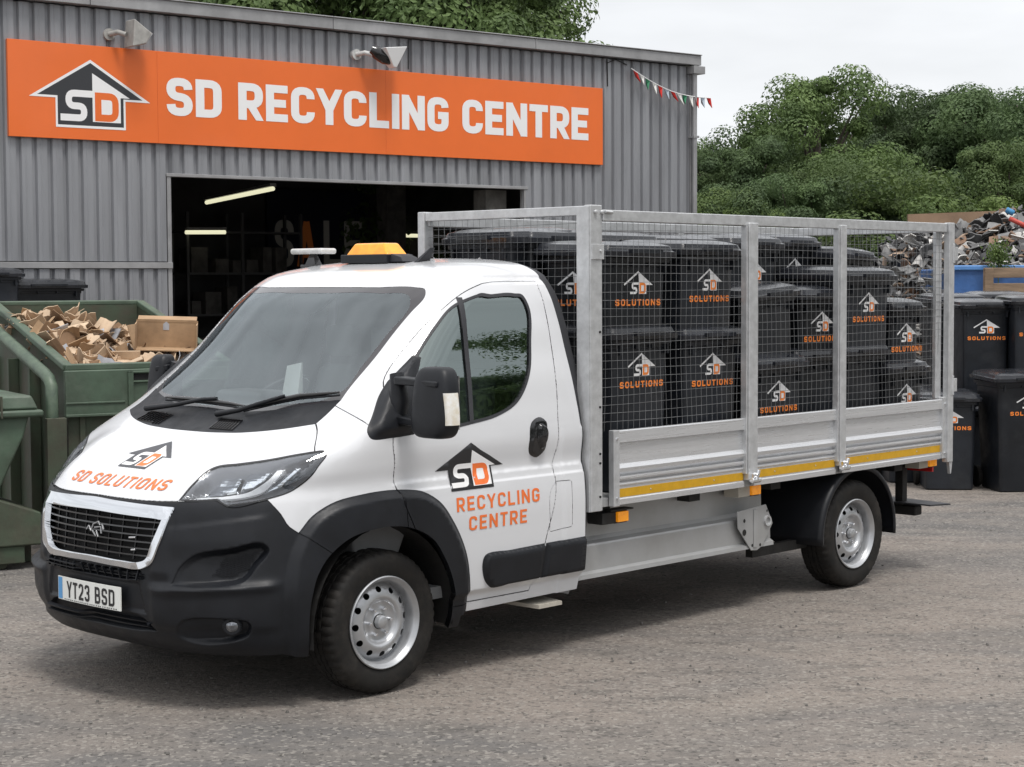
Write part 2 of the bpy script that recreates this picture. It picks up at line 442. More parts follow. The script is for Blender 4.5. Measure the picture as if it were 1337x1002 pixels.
CHR_I=[(-.05,.898,1),(0,.898),(.147,.893),(.312,.885,1),(.296,.82),(.276,.755),(.250,.690),(.225,.680),(.147,.677),(0,.680),(-.05,.680,1)]
WIN=[(.859,1.559),(.864,1.65),(.878,1.755),(.91,1.856),(.975,1.896),(1.20,1.905),(1.500,1.908),(1.629,1.893),(1.690,1.83),(1.692,1.66),(1.680,1.501),(1.648,1.420),(1.585,1.339),(1.495,1.292),(1.345,1.261),(1.15,1.235,1),(.95,1.255,1),(.875,1.40)]
GLO=[(-.05,1.332,1),(0,1.332),(.126,1.333),(.33,1.336),(.444,1.345),(.60,1.375),(.709,1.405,1),(.728,1.527),(.742,1.62),(.754,1.708),(.775,1.82),(.793,1.905),(.785,1.936),(.755,1.943),(.593,1.944),(.167,1.945),(0,1.945),(-.05,1.945,1)]
GLI=[(-.05,1.350,1),(0,1.350),(.33,1.355),(.55,1.382),(.66,1.408),(.695,1.44),(.713,1.562),(.732,1.700),(.755,1.855),(.738,1.898),(.606,1.914),(.233,1.916),(0,1.916),(-.05,1.916,1)]
FLARE=[(.695,.823,1),(.74,.899),(.806,.951),(.907,.976),(1.048,.979),(1.157,.958),(1.234,.903),(1.301,.796),(1.363,.642),(1.395,.445),(1.406,.2,1)]+ARCH[:2:-1][:]
FLARE=[(.695,.823,1),(.74,.899),(.806,.951),(.907,.976),(1.048,.979),(1.157,.958),(1.234,.903),(1.301,.796),(1.363,.642),(1.395,.445),(1.406,.2,1),(1.315,.2,1),(1.296,.463),(1.245,.615),(1.174,.735),(1.065,.80),(.93,.811),(.848,.785),(.784,.721,1)]
BULGE=[(.695,.823,1),(.74,.899),(.806,.951),(.907,.976),(1.048,.979),(1.157,.958),(1.234,.903),(1.301,.796),(1.363,.642),(1.395,.445),(1.406,.1,1),(.66,.1,1),(.652,.40),(.650,.58),(.665,.72)]
COWLF=[(.676,1.298,1),(.595,1.275),(.424,1.248),(.264,1.240),(0,1.237),(-.05,1.237,1)]
COWL=COWLF+[(-.05,1.332,1),(0,1.332),(.126,1.333),(.33,1.336),(.444,1.345),(.60,1.375),(.709,1.405,1),(.70,1.378,1)]
BONNET=[(-.05,.9635,1),(0,.9635),(.13,.962),(.262,.961),(.352,.966,1),(.380,1.035),(.417,1.098),(.503,1.132),(.615,1.165),(.716,1.187,1),(.681,1.292,1)]+COWLF
BUMP=[(-.05,.1,1),(-.05,.9635,1),(0,.9635),(.13,.962),(.262,.961),(.352,.966,1),(.41,.970),(.468,.976,1),(.499,.949,1),(.614,.975,1),(.648,.910),(.671,.851),(.695,.823,1),(.784,.721,1),(.90,.60,1),(.90,.1,1)]
WING=[(.716,1.187,1),(.681,1.292,1),(.676,1.298,1),(.70,1.378,1),(.845,1.285,1),(.96,1.225,1),(1.007,1.126),(1.040,1.003),(1.06,.97,1),(1.06,.7,1),(.6,.7,1),(.56,.97,1),(.62,1.05,1)]
DOOR=[(1.880,1.972,1),(1.6,1.974),(1.372,1.971),(1.121,1.965),(.990,1.948),(.925,1.91),(.860,1.80),(.822,1.678),(.802,1.555),(.806,1.490),(.835,1.428),(.872,1.37),(.951,1.242),(1.007,1.126),(1.040,1.003),(1.055,.90,1),(1.2,.5,1),(1.3,.367,1),(1.727,.367,1),(1.744,.425),(1.782,.621,1),(1.844,.909),(1.841,.993),(1.863,1.107),(1.865,1.279),(1.877,1.493)]
SILLVOID=[(1.36,.1,1),(1.36,.316,1),(2.2,.332,1),(2.2,.1,1)]
FLAP=[(1.842,.920),(1.850,.926,1),(1.918,.924,1),(1.926,.915,1),(1.926,.690,1),(1.920,.680,1),(1.812,.668,1),(1.804,.678,1)]
# recesses
VENT=[(.341,.588,1),(.375,.69),(.41,.732),(.509,.764),(.600,.783),(.613,.765),(.581,.673),(.549,.613),(.448,.588)]
FOGR=[(.355,.345),(.372,.430),(.508,.448),(.556,.435),(.556,.357),(.505,.326),(.40,.318)]
INTK=[(-.05,.590,1),(-.05,.640,1),(0,.640),(.235,.648,1),(.255,.606,1),(.18,.594),(0,.590)]
LOWI=[(-.05,.352,1),(-.05,.432,1),(0,.432),(.25,.418),(.29,.362,1),(.2,.352),(0,.350)]
PANEL=[(-.05,.44,1),(-.05,.60,1),(.235,.60,1),(.262,.44,1)]
def PD(pts,step=.012): return Poly(densify(pts,step))
pBULGE,pVENT,pFOG,pINTK,pLOWI,pPANEL=map(PD,(BULGE,VENT,FOGR,INTK,LOWI,PANEL))
pFLAP=PD(FLAP)
def disp(u,v):
    d=0.
    if pBULGE.inside(u,v): d+=.030*sm(pBULGE.dist(u,v,1.3)/.045)
    if v<.95 and u<.75:
        if pVENT.inside(u,v):
            q=pVENT.dist(u,v,1.5); d-=.055*sm(q/.026)*sm((u-.335)/.20)+.006*sm(q/.008)
        elif pFOG.inside(u,v):
            q=pFOG.dist(u,v,1.5); d-=.034*sm(q/.016)*sm((u-.34)/.14+.12)
        elif pINTK.inside(u,v): d-=.03*sm(pINTK.dist(u,v,1.5)/.012)
        elif pLOWI.inside(u,v): d-=.03*sm(pLOWI.dist(u,v,1.5)/.014)
        if pPANEL.inside(u,v): d-=.010*sm(pPANEL.dist(u,v,1.5)/.02)
        # shelf under the vent and shoulder from the grille to the lamp
        s=.565+max(0,u-.3)*.10
        if u>.25: d+=.018*sm((u-.25)/.1)*math.exp(-(abs(v-s+.004)/.020)**1.6)*sm((.66-u)/.06)
        s2=.865+(u-.35)*.22
        if u>.3: d+=.008*sm((u-.30)/.08)*sm((s2-v)/.03)*sm((v-.70)/.10)*sm((.63-u)/.06)
        if .36<v: d+=.010*sm((.60-v)/.03)*sm((v-.36)/.05)*sm((u-.26)/.03)*sm((.66-u)/.06)
    if v<1.0 and u<.35: # hood of the grille: raised surround
        d+=.012*sm((u-.26)/.03)*sm((.345-u)/.02)*sm((v-.6)/.05)*sm((.93-v)/.05)
    if u>.98 and v<1.35:
        # door pressing: crisp crease along the waist and a hollow above it
        k=sm((u-.98)/.12)
        d+=k*(.014*sm((v-.985)/.018)*sm((1.10-v)/.10)*0+.006*sm((.975-v)/.016)-.006*sm((v-1.0)/.012)*sm((1.16-v)/.10))
        if u>1.875: d+=.007*sm((1.205-v)/.008)*sm((u-1.875)/.01)
        d-=k*.022*sm((.44-v)/.05)*sm((.43-v)/.02+.3)
    if u<.70 and .98<v<1.24:  # bonnet: soft crease either side
        d+=.010*math.exp(-((u-.30-(v-1.0)*1.1)/.06)**2)*sm((v-.98)/.06)*sm((1.24-v)/.08)
        d-=.010*math.exp(-((u-.44-(v-1.0)*.9)/.07)**2)*sm((v-1.0)/.06)*sm((1.24-v)/.06)
    if u>1.0 and 1.93<v<2.03: d-=.010*math.exp(-((v-1.985)/.012)**2)   # drip rail
    return d
def SD(u,v,extra=0.):
    p=Vector(S(u,v)); d=disp(u,v)+extra
    return p+N0(u,v)*d if d else p
def ND(u,v,fn=SD):
    e=2e-3
    v2=min(v+e,2.495); v1=max(v-e,.241) if v<2.49 else v-e
    a=fn(u+e,v)-fn(u-e,v); b=fn(u,v2)-fn(u,v1)
    n=a.cross(b)
    return n.normalized() if n.length>1e-12 else Vector((0,0,1))
def surf_mesh(name,V,F,m,parent,fn=SD,mirror=None,label=None,flange=0,flat=False):
    """mirror: None near side only, 'far' far side only, 'both' welded at the middle"""
    used=sorted({i for t in F for i in t}); ix={j:k for k,j in enumerate(used)}
    P=[];Nn=[]
    for j in used:
        u,v=V[j]
        P.append(fn(u,v)); Nn.append(ND(u,v,fn))
    T=[tuple(ix[i] for i in t) for t in F]
    # orient outward
    T=[ccw([(V[j][0],V[j][1]) for j in used],t) for t in T]
    for k,j in enumerate(used):
        if abs(V[j][0])<2e-5: P[k].y=0; Nn[k].y=0; Nn[k].normalize()
    if flange:
        cnt={}
        for t in T:
            for a,b in ((t[0],t[1]),(t[1],t[2]),(t[2],t[0])): cnt[(a,b)]=1
        bd=[(a,b) for a,b in cnt if (b,a) not in cnt and not (abs(V[used[a]][0])<1e-6 and abs(V[used[b]][0])<1e-6)]
        mp={}
        def low(a):
            if a not in mp:
                mp[a]=len(P); P.append(P[a]-Nn[a]*flange); Nn.append(Nn[a].copy())
            return mp[a]
        nT=[]
        for a,b in bd: nT.append((b,a,low(a),low(b)))
        T=T+nT
    VV=[];FF=[];NN=[]
    if mirror in (None,'both'):
        VV+=P; NN+=Nn; FF+=T
    if mirror in ('far','both'):
        o=len(VV)
        VV+=[Vector((p.x,-p.y,p.z)) for p in P]; NN+=[Vector((n.x,-n.y,n.z)) for n in Nn]
        FF+=[tuple(i+o for i in reversed(t)) for t in T]
    me=bpy.data.meshes.new(name); me.from_pydata([tuple(p) for p in VV],[],FF); me.materials.append(m)
    if not flat:
        me.polygons.foreach_set('use_smooth',[True]*len(me.polygons))
        me.normals_split_custom_set_from_vertices([tuple(n) for n in NN])
    o=bpy.data.objects.new(name,me); link(o,parent)
    if label: o['label']=label
    return o
def band(pts,w,closed=False,step=.02):
    d=densify(pts,step,closed)
    if closed: d.append(d[0])
    # metric offset
    out=[];n=len(d);L=[];Rr=[]
    for i in range(n):
        u,v=d[i]; s=su(u,v)
        a=d[max(i-1,0)]; b=d[min(i+1,n-1)]
        if closed and i in (0,n-1): a=d[n-2]; b=d[1]
        dx=(b[0]-a[0])*s; dy=b[1]-a[1]; l=math.hypot(dx,dy) or 1
        nx,ny=-dy/l,dx/l
        L.append((u+nx*w/2/s,v+ny*w/2)); Rr.append((u-nx*w/2/s,v-ny*w/2))
    # split in quads so self-touching is harmless
    return [[L[i],L[i+1],Rr[i+1],Rr[i]] for i in range(n-1)]
def inset(pts,w,step=.02):
    d=densify(pts,step); n=len(d); A=sum(d[i][0]*d[(i+1)%n][1]-d[(i+1)%n][0]*d[i][1] for i in range(n)); sg=1 if A>0 else -1
    out=[]
    for i in range(n):
        u,v=d[i]; s=su(u,v); a=d[i-1]; b=d[(i+1)%n]; dx=(b[0]-a[0])*s; dy=b[1]-a[1]; l=math.hypot(dx,dy) or 1
        out.append((u-dy/l*w*sg/s,v+dx/l*w*sg))
    return out
# ---- partition of the near half
seams=[]
seams+=band(DOOR+[DOOR[0]],.0060)
seams+=band([(.716,1.187),(.681,1.292),(.676,1.298)],.0060)
seams+=band([(.70,1.378),(.845,1.285)],.004)
seams+=band([(.695,.823),(.784,.721)],.004)
seams+=band([(.614,.975),(.648,.910),(.671,.851),(.695,.823)],.004)
seams+=band([(1.040,1.003),(1.048,.979),(1.065,.80)],.004)
seams+=band(FLAP,.0035,True)
seams+=band([(0,.9625),(.13,.961),(.262,.960),(.35,.965)],.010)
seams+=band([(.352,.966),(.41,.969),(.468,.975),(.499,.948),(.614,.975)],.006)
REG=[('void',[SILLVOID]),('void',[ARCH]),('void',[CHR_O]),('void',[HEAD]),('void',[WIN]),('void',[GLO])]
polys=[];reg=[]
for n,ps in REG:
    for p in ps:
        d=densify(p,.012); polys.append(d); reg.append((n,Poly(d)))
for b in seams: reg.append(('seam',Poly(b)))
for n,p in [('arch_trim',FLARE),('bumper',BUMP),('bonnet',BONNET),('cowl',COWL),('wing',WING),('door',DOOR)]:
    d=densify(p,.012); polys.append(d); reg.append((n,Poly(d)))
rect=[(0,.26),(2,.26),(2,2.5),(0,2.5)]
def edge(a,b,k): return [(a[0]+(b[0]-a[0])*i/k,a[1]+(b[1]-a[1])*i/k) for i in range(k)]
rect=edge(rect[0],rect[1],120)+edge(rect[1],rect[2],110)+edge(rect[2],rect[3],60)+edge(rect[3],rect[0],110)
grid=[]
v=.26
while v<2.5:
    dv=.010 if v<1.0 else (.02 if v<1.4 else .028)
    u=.0
    while u<2.0:
        du=.0075 if (v<1.0 and u<.75) else (.018 if v<1.3 else .03)
        j=(rnd.random()-.5)*.1
        grid.append((u+du*(.5+j),v+dv*(.5+(rnd.random()-.5)*.1))); u+=du
    v+=dv
for pp in (pVENT,pFOG,pINTK,pLOWI):
    polys.append(pp.p)
    for w_ in (.004,.009,.015,.022):
        q=inset([(a,b,1) for a,b in pp.p],w_,.03); polys.append(q)
vv,ff=cdt([rect]+polys+seams,[g for g in grid if g[0]<2 and g[1]<2.5],2e-6)
parts={}
for t in ff:
    cx=sum(vv[i][0] for i in t)/3; cy=sum(vv[i][1] for i in t)/3
    if cx<0 or cx>2 or cy<.26 or cy>2.5: continue
    nm='body'
    for n,p in reg:
        if p.inside(cx,cy): nm=n; break
    parts.setdefault(nm,[]).append(t)
W=M['white']
body=surf_mesh('cab_body',vv,parts['body'],W,truck,mirror='both',flange=.012)
surf_mesh('bonnet',vv,parts['bonnet'],W,truck,mirror='both',flange=.012)
bumper=surf_mesh('front_bumper',vv,parts['bumper'],M['black_plastic'],truck,mirror='both',flange=.02)
surf_mesh('scuttle_panel',vv,parts['cowl'],M['black_plastic'],truck,mirror='both',flange=.01)
def seamfn(u,v): return SD(u,v,-.006)
surf_mesh('seam_strip',vv,parts['seam'],M['seam'],body,fn=seamfn,mirror='both')
doors=[]
for side in (None,'far'):
    surf_mesh('front_wing',vv,parts['wing'],W,truck,mirror=side,flange=.012)
    doors.append(surf_mesh('door',vv,parts['door'],W,truck,mirror=side,flange=.012))
    surf_mesh('arch_trim',vv,parts['arch_trim'],M['black_plastic'],truck,mirror=side,flange=.03)
def patch(name,pts,m,parent,h=0.,w=.008,fn0=None,side=None,raw=False,flange=.0,step=.016,base=0.,label=None,extra=(),flat=False):
    d=pts if raw else densify(pts,.012)
    P=Poly(d)
    g=[]; u=P.bb[0]
    ins=inset([(a,b,1) for a,b in d],w,.03) if h else None
    while u<P.bb[1]:
        v=P.bb[2]
        while v<P.bb[3]:
            if P.inside(u,v): g.append((u+step*.2,v))
            v+=step
        u+=step*.8
    if side=='both': g=[q for q in g if q[0]>=0]; clip=[[(0,i*.02) for i in range(150)]+[(3,3),(3,0)]]
    else: clip=[]
    V,F=cdt([d]+([ins] if ins else [])+clip+list(extra),g,2e-6)
    F2=[]
    for t in F:
        cx=sum(V[i][0] for i in t)/3; cy=sum(V[i][1] for i in t)/3
        if P.inside(cx,cy) and (side!='both' or cx>0): F2.append(t)
    if fn0 is None:
        if h:
            def fn0(u,v):
                k=sm(P.dist(u,v,1.3)/w) if P.inside(u,v) else 0
                return SD(u,v,base+h*k)
        else:
            def fn0(u,v): return SD(u,v,base)
    return surf_mesh(name,V,F2,m,parent,fn=fn0,mirror=side,flange=flange,label=label,flat=flat)
# windscreen
def ringpatch(name,outer,inner,m,parent,base,side,flange=0):
    do=densify(outer,.012) if len(outer)<80 else outer; di=densify(inner,.012) if len(inner)<80 else inner
    Po,Pi=Poly(do),Poly(di)
    V,F=cdt([do,di]+([[(0,i*.02) for i in range(150)]+[(3,3),(3,0)]] if side=='both' else []),[],2e-6); F2=[]
    for t in F:
        cx=sum(V[i][0] for i in t)/3; cy=sum(V[i][1] for i in t)/3
        if Po.inside(cx,cy) and not Pi.inside(cx,cy) and (side!='both' or cx>0): F2.append(t)
    return surf_mesh(name,V,F2,m,parent,fn=lambda u,v:SD(u,v,base),mirror=side,flange=flange)
M['frit']=mat('frit_black',(.035,.033,.037),.10,coat=.6)
ws=patch('windscreen',GLI,M['wglass'],truck,side='both',base=-.003,step=.018)
ringpatch('windscreen_border',GLO,GLI,M['frit'],ws,-.002,'both',.004)
def inv_u(x,v):
    lo,hi=.3,2.
    for _ in range(30):
        m=(lo+hi)/2
        if S(m,v)[0]<x: lo=m
        else: hi=m
    return (lo+hi)/2
for side,door in ((None,doors[0]),('far',doors[1])):
    sx=1 if side is None else -1
    WI=inset(WIN,.017)
    ringpatch('window_seal',WIN,WI,M['trim_grey'],door,.002,side,.01)
    patch('window_glass',WI,M['glass'],door,side=side,base=-.007,raw=True,step=.05)
    bar=[(.950,1.885,1),(.982,1.885,1),(1.160,1.60,1),(1.340,1.285,1),(1.313,1.280,1),(1.125,1.60,1)]
    bar=[(inv_u(x,z),z,1) for x,z in [(1.618-.07*i/24,1.890-.622*i/24) for i in range(25)]+[(1.520+.066*i/24,1.268+.622*i/24) for i in range(25)]]
    # divider bar
    patch('window_divider',bar,M['trim_grey'],door,side=side,base=.003,flange=.008)
    # black bumper strip
    c1=[(1.462,.598),(1.60,.606),(1.776,.612,1),(1.757,.432,1),(1.60,.430),(1.498,.430),(1.478,.45)]
    c2=[(1.786,.612,1),(2.0,.617,1),(2.0,.433,1),(1.765,.432,1)]
    patch('side_moulding',c1,M['black_plastic'],door,h=.024,w=.012,side=side,step=.03)
    patch('side_moulding',c2,M['black_plastic'],truck,h=.024,w=.012,side=side,step=.03)
    # mirror base (sail)
    mb=[(.842,1.262),(.820,1.33),(.812,1.40),(.818,1.49,1),(.853,1.615,1),(.885,1.60,1),(.91,1.50,1),(1.05,1.235,1),(.958,1.228),(.87,1.232)]
    patch('mirror_sail',mb,M['black_plastic'],door,h=.030,w=.05,side=side,step=.012)
    # handle
    hb=[(1.700,1.165),(1.708,1.25),(1.745,1.268),(1.785,1.25),(1.793,1.17),(1.785,1.085),(1.757,1.060),(1.715,1.078)]
    hd=patch('door_handle',hb,M['gloss_black'],door,h=.016,w=.012,side=side,step=.02)
    gp=[(1.748,1.235),(1.776,1.22),(1.776,1.12),(1.762,1.10),(1.746,1.12)]
    patch('grip',gp,M['gloss_black'],hd,h=.016,w=.012,side=side,step=.01,base=.016)
# ---- headlamps
hl_in=densify(HEAD,.012)
pH=Poly(hl_in)
M['hl_dark']=mat('lamp_housing',(.20,.205,.22),.25,.4,coat=.5)
M['drl']=mat('lamp_strip',(.95,.95,.95),.12,.0,coat=1)
M['refl']=mat('lamp_reflector',(.80,.83,.86),.12,1,var=.2,vs=25)
for side in (None,'far'):
    def bowl(u,v): 
        k=sm(pH.dist(u,v,1.3)/.06) if pH.inside(u,v) else 0
        return SD(u,v,-.003-.06*k)
    hl=patch('headlight',hl_in,M['hl_dark'],truck,fn0=bowl,side=side,raw=True,step=.012)
    ringpatch('lamp_rim',HEAD,inset(HEAD,.006),M['gloss_black'],hl,.001,side,.01)
    def wedge(nm,pts,m,base,h,st=.012): return patch(nm,pts,m,hl,h=h,w=.004,base=base,side=side,step=st,flange=.03,flat=True)
    wedge('light_strip',[(.400,.979,1),(.404,.993,1),(.50,1.003),(.565,1.022),(.600,1.060),(.622,1.118,1),(.645,1.122,1),(.632,1.062),(.605,1.012),(.56,.992),(.50,.982)],M['drl'],-.022,.010)
    wedge('light_strip',[(.600,1.006,1),(.655,1.030,1),(.690,1.125,1),(.674,1.127,1),(.640,1.040,1),(.61,1.018,1)],M['refl'],-.030,.008)
    wedge('reflector',[(.430,1.004,1),(.462,1.085,1),(.522,1.096,1),(.522,1.018,1)],M['refl'],-.034,.012)
    wedge('reflector',[(.532,1.024,1),(.530,1.112,1),(.606,1.116,1),(.59,1.062,1),(.57,1.034,1)],M['refl'],-.034,.012)
    wedge('reflector',[(.505,.962,1),(.50,.972,1),(.60,.992,1),(.675,1.020,1),(.61,.985,1)],M['hl_dark'],-.02,.006)
    patch('lens',inset(HEAD,.004),M['lens'],hl,base=-.001,side=side,raw=True,step=.03)
# ---- grille
gr=ringpatch('grille',CHR_O,CHR_I,M['chrome'],truck,.012,'both',.03)
def gfn(u,v): return SD(u,v,-.05)
patch('grille_back',CHR_O,M['dark'],gr,fn0=gfn,side='both',step=.04)
pGI=PD(CHR_I)
def strip(name,vfun,u0,u1,thickv,m,parent,b0,b1,n=24,both=True):
    mb=MB(); us=[u0+(u1-u0)*i/n for i in range(n+1)]
    P=[]
    for u in us:
        v=vfun(u)
        P.append([SD(u,v-thickv/2,b0),SD(u,v-thickv/2,b1),SD(u,v+thickv/2,b1),SD(u,v+thickv/2,b0)])
    V=[q for r in P for q in r]; F=[]
    for i in range(n):
        for k in range(4): F.append((i*4+k,(i+1)*4+k,(i+1)*4+(k+1)%4,i*4+(k+1)%4))
    F+=[(0,1,2,3),tuple(n*4+k for k in (3,2,1,0))]
    mb.add(V,F)
    return mb.build(name,m,parent,smooth=True,angle=30)
M['slat']=mat('grille_slat',(.02,.02,.022),.22,coat=.5)
for k in range(6):
    vv0=.712+k*.0312; um=.250+(vv0-.69)*.32
    strip('grille_slat',lambda u:vv0,-um,um,.007,M['slat'],gr,-.030,-.004)
for k in range(9):
    u0=(k-4)*.062
    mb=MB(); mb.bar(SD(u0,.69,-.034),SD(u0*1.08,.886,-.034),.003,.012); mb.build('grille_upright',M['slat'],gr)
# lion-like emblem: a few silver strokes
mb=MB()
for a,b in [((-.006,.795),(.004,.83)),((.004,.83),(.03,.845)),((.0,.80),(.022,.775)),((.012,.815),(.045,.822)),((.03,.845),(.040,.828)),((.045,.822),(.050,.79)),((.022,.80),(.035,.772)),((-.02,.82),(-.006,.795)),((.05,.835),(.06,.81)),((-.03,.80),(-.02,.82))]:
    mb.bar(SD(a[0],a[1],-.004),SD(b[0],b[1],-.004),.007,.006)
mb.build('emblem',M['rim'],gr,bevel=.001)
for (a,b) in [((.185,.790),(.212,.794)),((.196,.735),(.214,.738))]:
    mb=MB(); mb.bar(SD(*a,.0),SD(*b,.0),.012,.008); mb.build('badge',M['chrome2'],gr,bevel=.003)
# intake slats
for vv1 in (.612,.628): strip('intake_slat',lambda u:vv1,-.25,.25,.004,M['black_plastic'],bumper,-.0,.026)
for vv1 in (.378,.402): strip('intake_slat',lambda u:vv1,-.27,.27,.005,M['black_plastic'],bumper,-.0,.024)
for k in range(13):
    u0=(k-6)*.038; mb=MB(); mb.bar(SD(u0,.598,.012),SD(u0,.642,.012),.004,.012); mb.build('intake_rib',M['black_plastic'],bumper)
M['foglens']=mat('fog_lens',(.25,.26,.28),.08,.9,var=.6,vs=60)
# vent honeycomb mesh and fog lamp, both sides
for sg in (1,-1):
    mb=MB()
    def fm(p): return (p.x,p.y*sg,p.z)
    vp=Poly([(.454,.641),(.480,.716),(.586,.745),(.562,.668),(.509,.637)])
    for i in range(16):
        for j in range(14):
            u=.445+i*.0105; v=.630+j*.0095+(.00475 if i%2 else 0)
            for (du,dv) in ((.0105,.00475),(.0105,-.00475)):
                if vp.inside(u,v) and vp.inside(u+du,v+dv): mb.bar(fm(SD(u,v,.006)),fm(SD(u+du,v+dv,.006)),.0022,.004)
    mb.build('vent_mesh',M['black_plastic'],bumper)
    c=SD(.513,.403,.0); n=ND(.513,.403); n.z=0; n.normalize()
    mb=MB(); mb.tube([fm(c-n*.03),fm(c+n*.012)],[.046,.046],24); mb.tube([fm(c+n*.012),fm(c+n*.02)],[.046,.038],24)
    fl=mb.build('fog_lamp',M['black_plastic'],bumper,smooth=True,angle=40)
    mb=MB(); mb.tube([fm(c+n*.014),fm(c+n*.022),fm(c+n*.027)],[.030,.026,.008],24); mb.build('lens',M['foglens'],fl,smooth=True,angle=50)
# number plate
pc=Vector((-.062,-.012,.503)); mb=MB(); hw,hh=.262,.056
def plate_pt(a,b,o): # a along -y (image right), slight bow
    return (pc.x+.16*a*a-o,pc.y-a,pc.z+b)
nx=12; V=[];F=[]
for i in range(nx+1):
    a=-hw+2*hw*i/nx
    for (b,o) in ((-hh,.006),(hh,.006),(hh,0),(-hh,0)): V.append(plate_pt(a,b,o))
for i in range(nx):
    for k in range(4): F.append((i*4+k,(i+1)*4+k,(i+1)*4+(k+1)%4,i*4+(k+1)%4))
F+=[(3,2,1,0),tuple(nx*4+k for k in range(4))]
mb.add(V,F); pl=mb.build('number_plate',M['plate'],bumper,bevel=.0)
tp,tw=text_polys('YT23 BSD',.079,.55,.165,.14,.15,space=.42)
v2,f2=tri_of(tp,.02); k=.395/tw
MB().add([plate_pt(-.175+p[0]*k,-.0395+p[1],.0075) for p in v2],[ccw(v2,t) for t in f2]).build('plate_lettering',M['vblack'],pl,fix=False)
MB().add([plate_pt(-hw+.004,-.052,.007),plate_pt(-hw+.042,-.052,.007),plate_pt(-hw+.042,.052,.007),plate_pt(-hw+.004,.052,.007)],[(0,1,2,3)]).build('plate_band',M['blue'],pl,fix=False)
mb=MB()
for i in range(26):
    a=-.20+i*.017+rnd.random()*.004; mb.add([plate_pt(a,-.0525,.0075),plate_pt(a+.009,-.0525,.0075),plate_pt(a+.009,-.0475,.0075),plate_pt(a,-.0475,.0075)],[(0,1,2,3)])
mb.build('plate_footer',M['trim_grey'],pl,fix=False)
# wheel-arch liner
for sg in (-1,1):
    mb=MB(); V=[];F=[];n=20
    for i in range(n+1):
        t=math.pi*1.08*i/n-.12; 
        x=.945-.45*math.cos(t); z=.335+.475*math.sin(t)
        V+=[(x,sg*1.0,z),(x,sg*.55,z)]
    for i in range(n): F.append((2*i,2*i+1,2*i+3,2*i+2))
    mb.add(V,F); mb.prism([(.45,.26),(.5,.6),(.7,.8),(1.2,.8),(1.4,.6),(1.42,.26)],sg*.54,sg*.56)
    mb.build('arch_liner',M['under'],truck,smooth=False)
# decals on the cab ------------------------------------------------
def inv_front(y,v):   # near or far side by sign of y (y<0 near)
    lo,hi=0.,1.; s=-1 if y>0 else 1
    for _ in range(30):
        m=(lo+hi)/2
        if abs(S(m,v)[1])<abs(y): lo=m
        else: hi=m
    return s*(lo+hi)/2
def inv_side(x,v):
    lo,hi=.3,2.
    for _ in range(30):
        m=(lo+hi)/2
        if S(m,v)[0]<x: lo=m
        else: hi=m
    return (lo+hi)/2
def decal(name,layers,fn,parent,step,label=None,mats={'orange':'orange','vwhite':'vwhite','dark':'vblack'}):
    V,T=layered(layers,step); names=list(T); mb=MB()
    F=[];mi=[]
    for k,n in enumerate(names):
        F+=T[n]; mi+=[k]*len(T[n])
    mb.add([fn(*p) for p in V],F); mb.m=mi
    o=mb.build(name,[M[mats[n]] for n in names],parent,fix=False,smooth=True)
    if label: o['label']=label
    return o
def side_fn(x0,z0,sx,sz,e=.002,sg=1):
    def f(a,b):
        x=x0+a*sx; z=z0+b*sz; u=inv_side(x,z); p=SD(u,z,e); return (p.x,p.y*sg,p.z)
    return f
def scl(polys,k): return [[(p[0]*k,p[1]*k) for p in q] for q in polys]
W0=.300
decal('house_logo',[(n,scl(p,W0)) for n,p in logo_layers(False)],side_fn(1.515,.938,1,.88),doors[0],.03)
decal('house_logo',[(n,[[(-q[0],q[1]) for q in pp] for pp in scl(p,W0)]) for n,p in logo_layers(False)],side_fn(1.515,.938,1,.88,sg=-1),doors[1],.03)
tp,tw=text_polys('RECYCLING',.070,.62,.17,.20,.2); k=.60/tw
decal('lettering',[('orange',[[(p[0]*k,p[1]) for p in q] for q in tp])],side_fn(1.395,.835,1,1),doors[0],.03)
tp,tw=text_polys('CENTRE',.070,.62,.17,.20,.2); k=.42/tw
decal('lettering',[('orange',[[(p[0]*k,p[1]) for p in q] for q in tp])],side_fn(1.478,.735,1,1),doors[0],.03)
bon=[o for o in truck.children if o.name.startswith('bonnet')][0]
def hood_fn(y0,v0,sx,sz,e=.003):
    def f(a,b):
        v=v0+b*sz; y=y0-a*sx; return tuple(SD(abs(inv_front(y,v)),v,e)) if y<=0 else tuple((lambda q:(q.x,-q.y,q.z))(SD(abs(inv_front(y,v)),v,e)))
    return f
decal('house_logo',[(n,scl(p,.222)) for n,p in logo_layers(False)],hood_fn(-.005,1.080,1,.56),bon,.025,mats={'orange':'orange','vwhite':'vwhite','dark':'vgrey'})
tp,tw=text_polys('SD SOLUTIONS',.10,.62,.155,.22,.2,space=.42); k=.76/tw
decal('lettering',[('orange',[[(p[0]*k,p[1]) for p in q] for q in tp])],hood_fn(.345,1.005,1,.44),bon,.025)
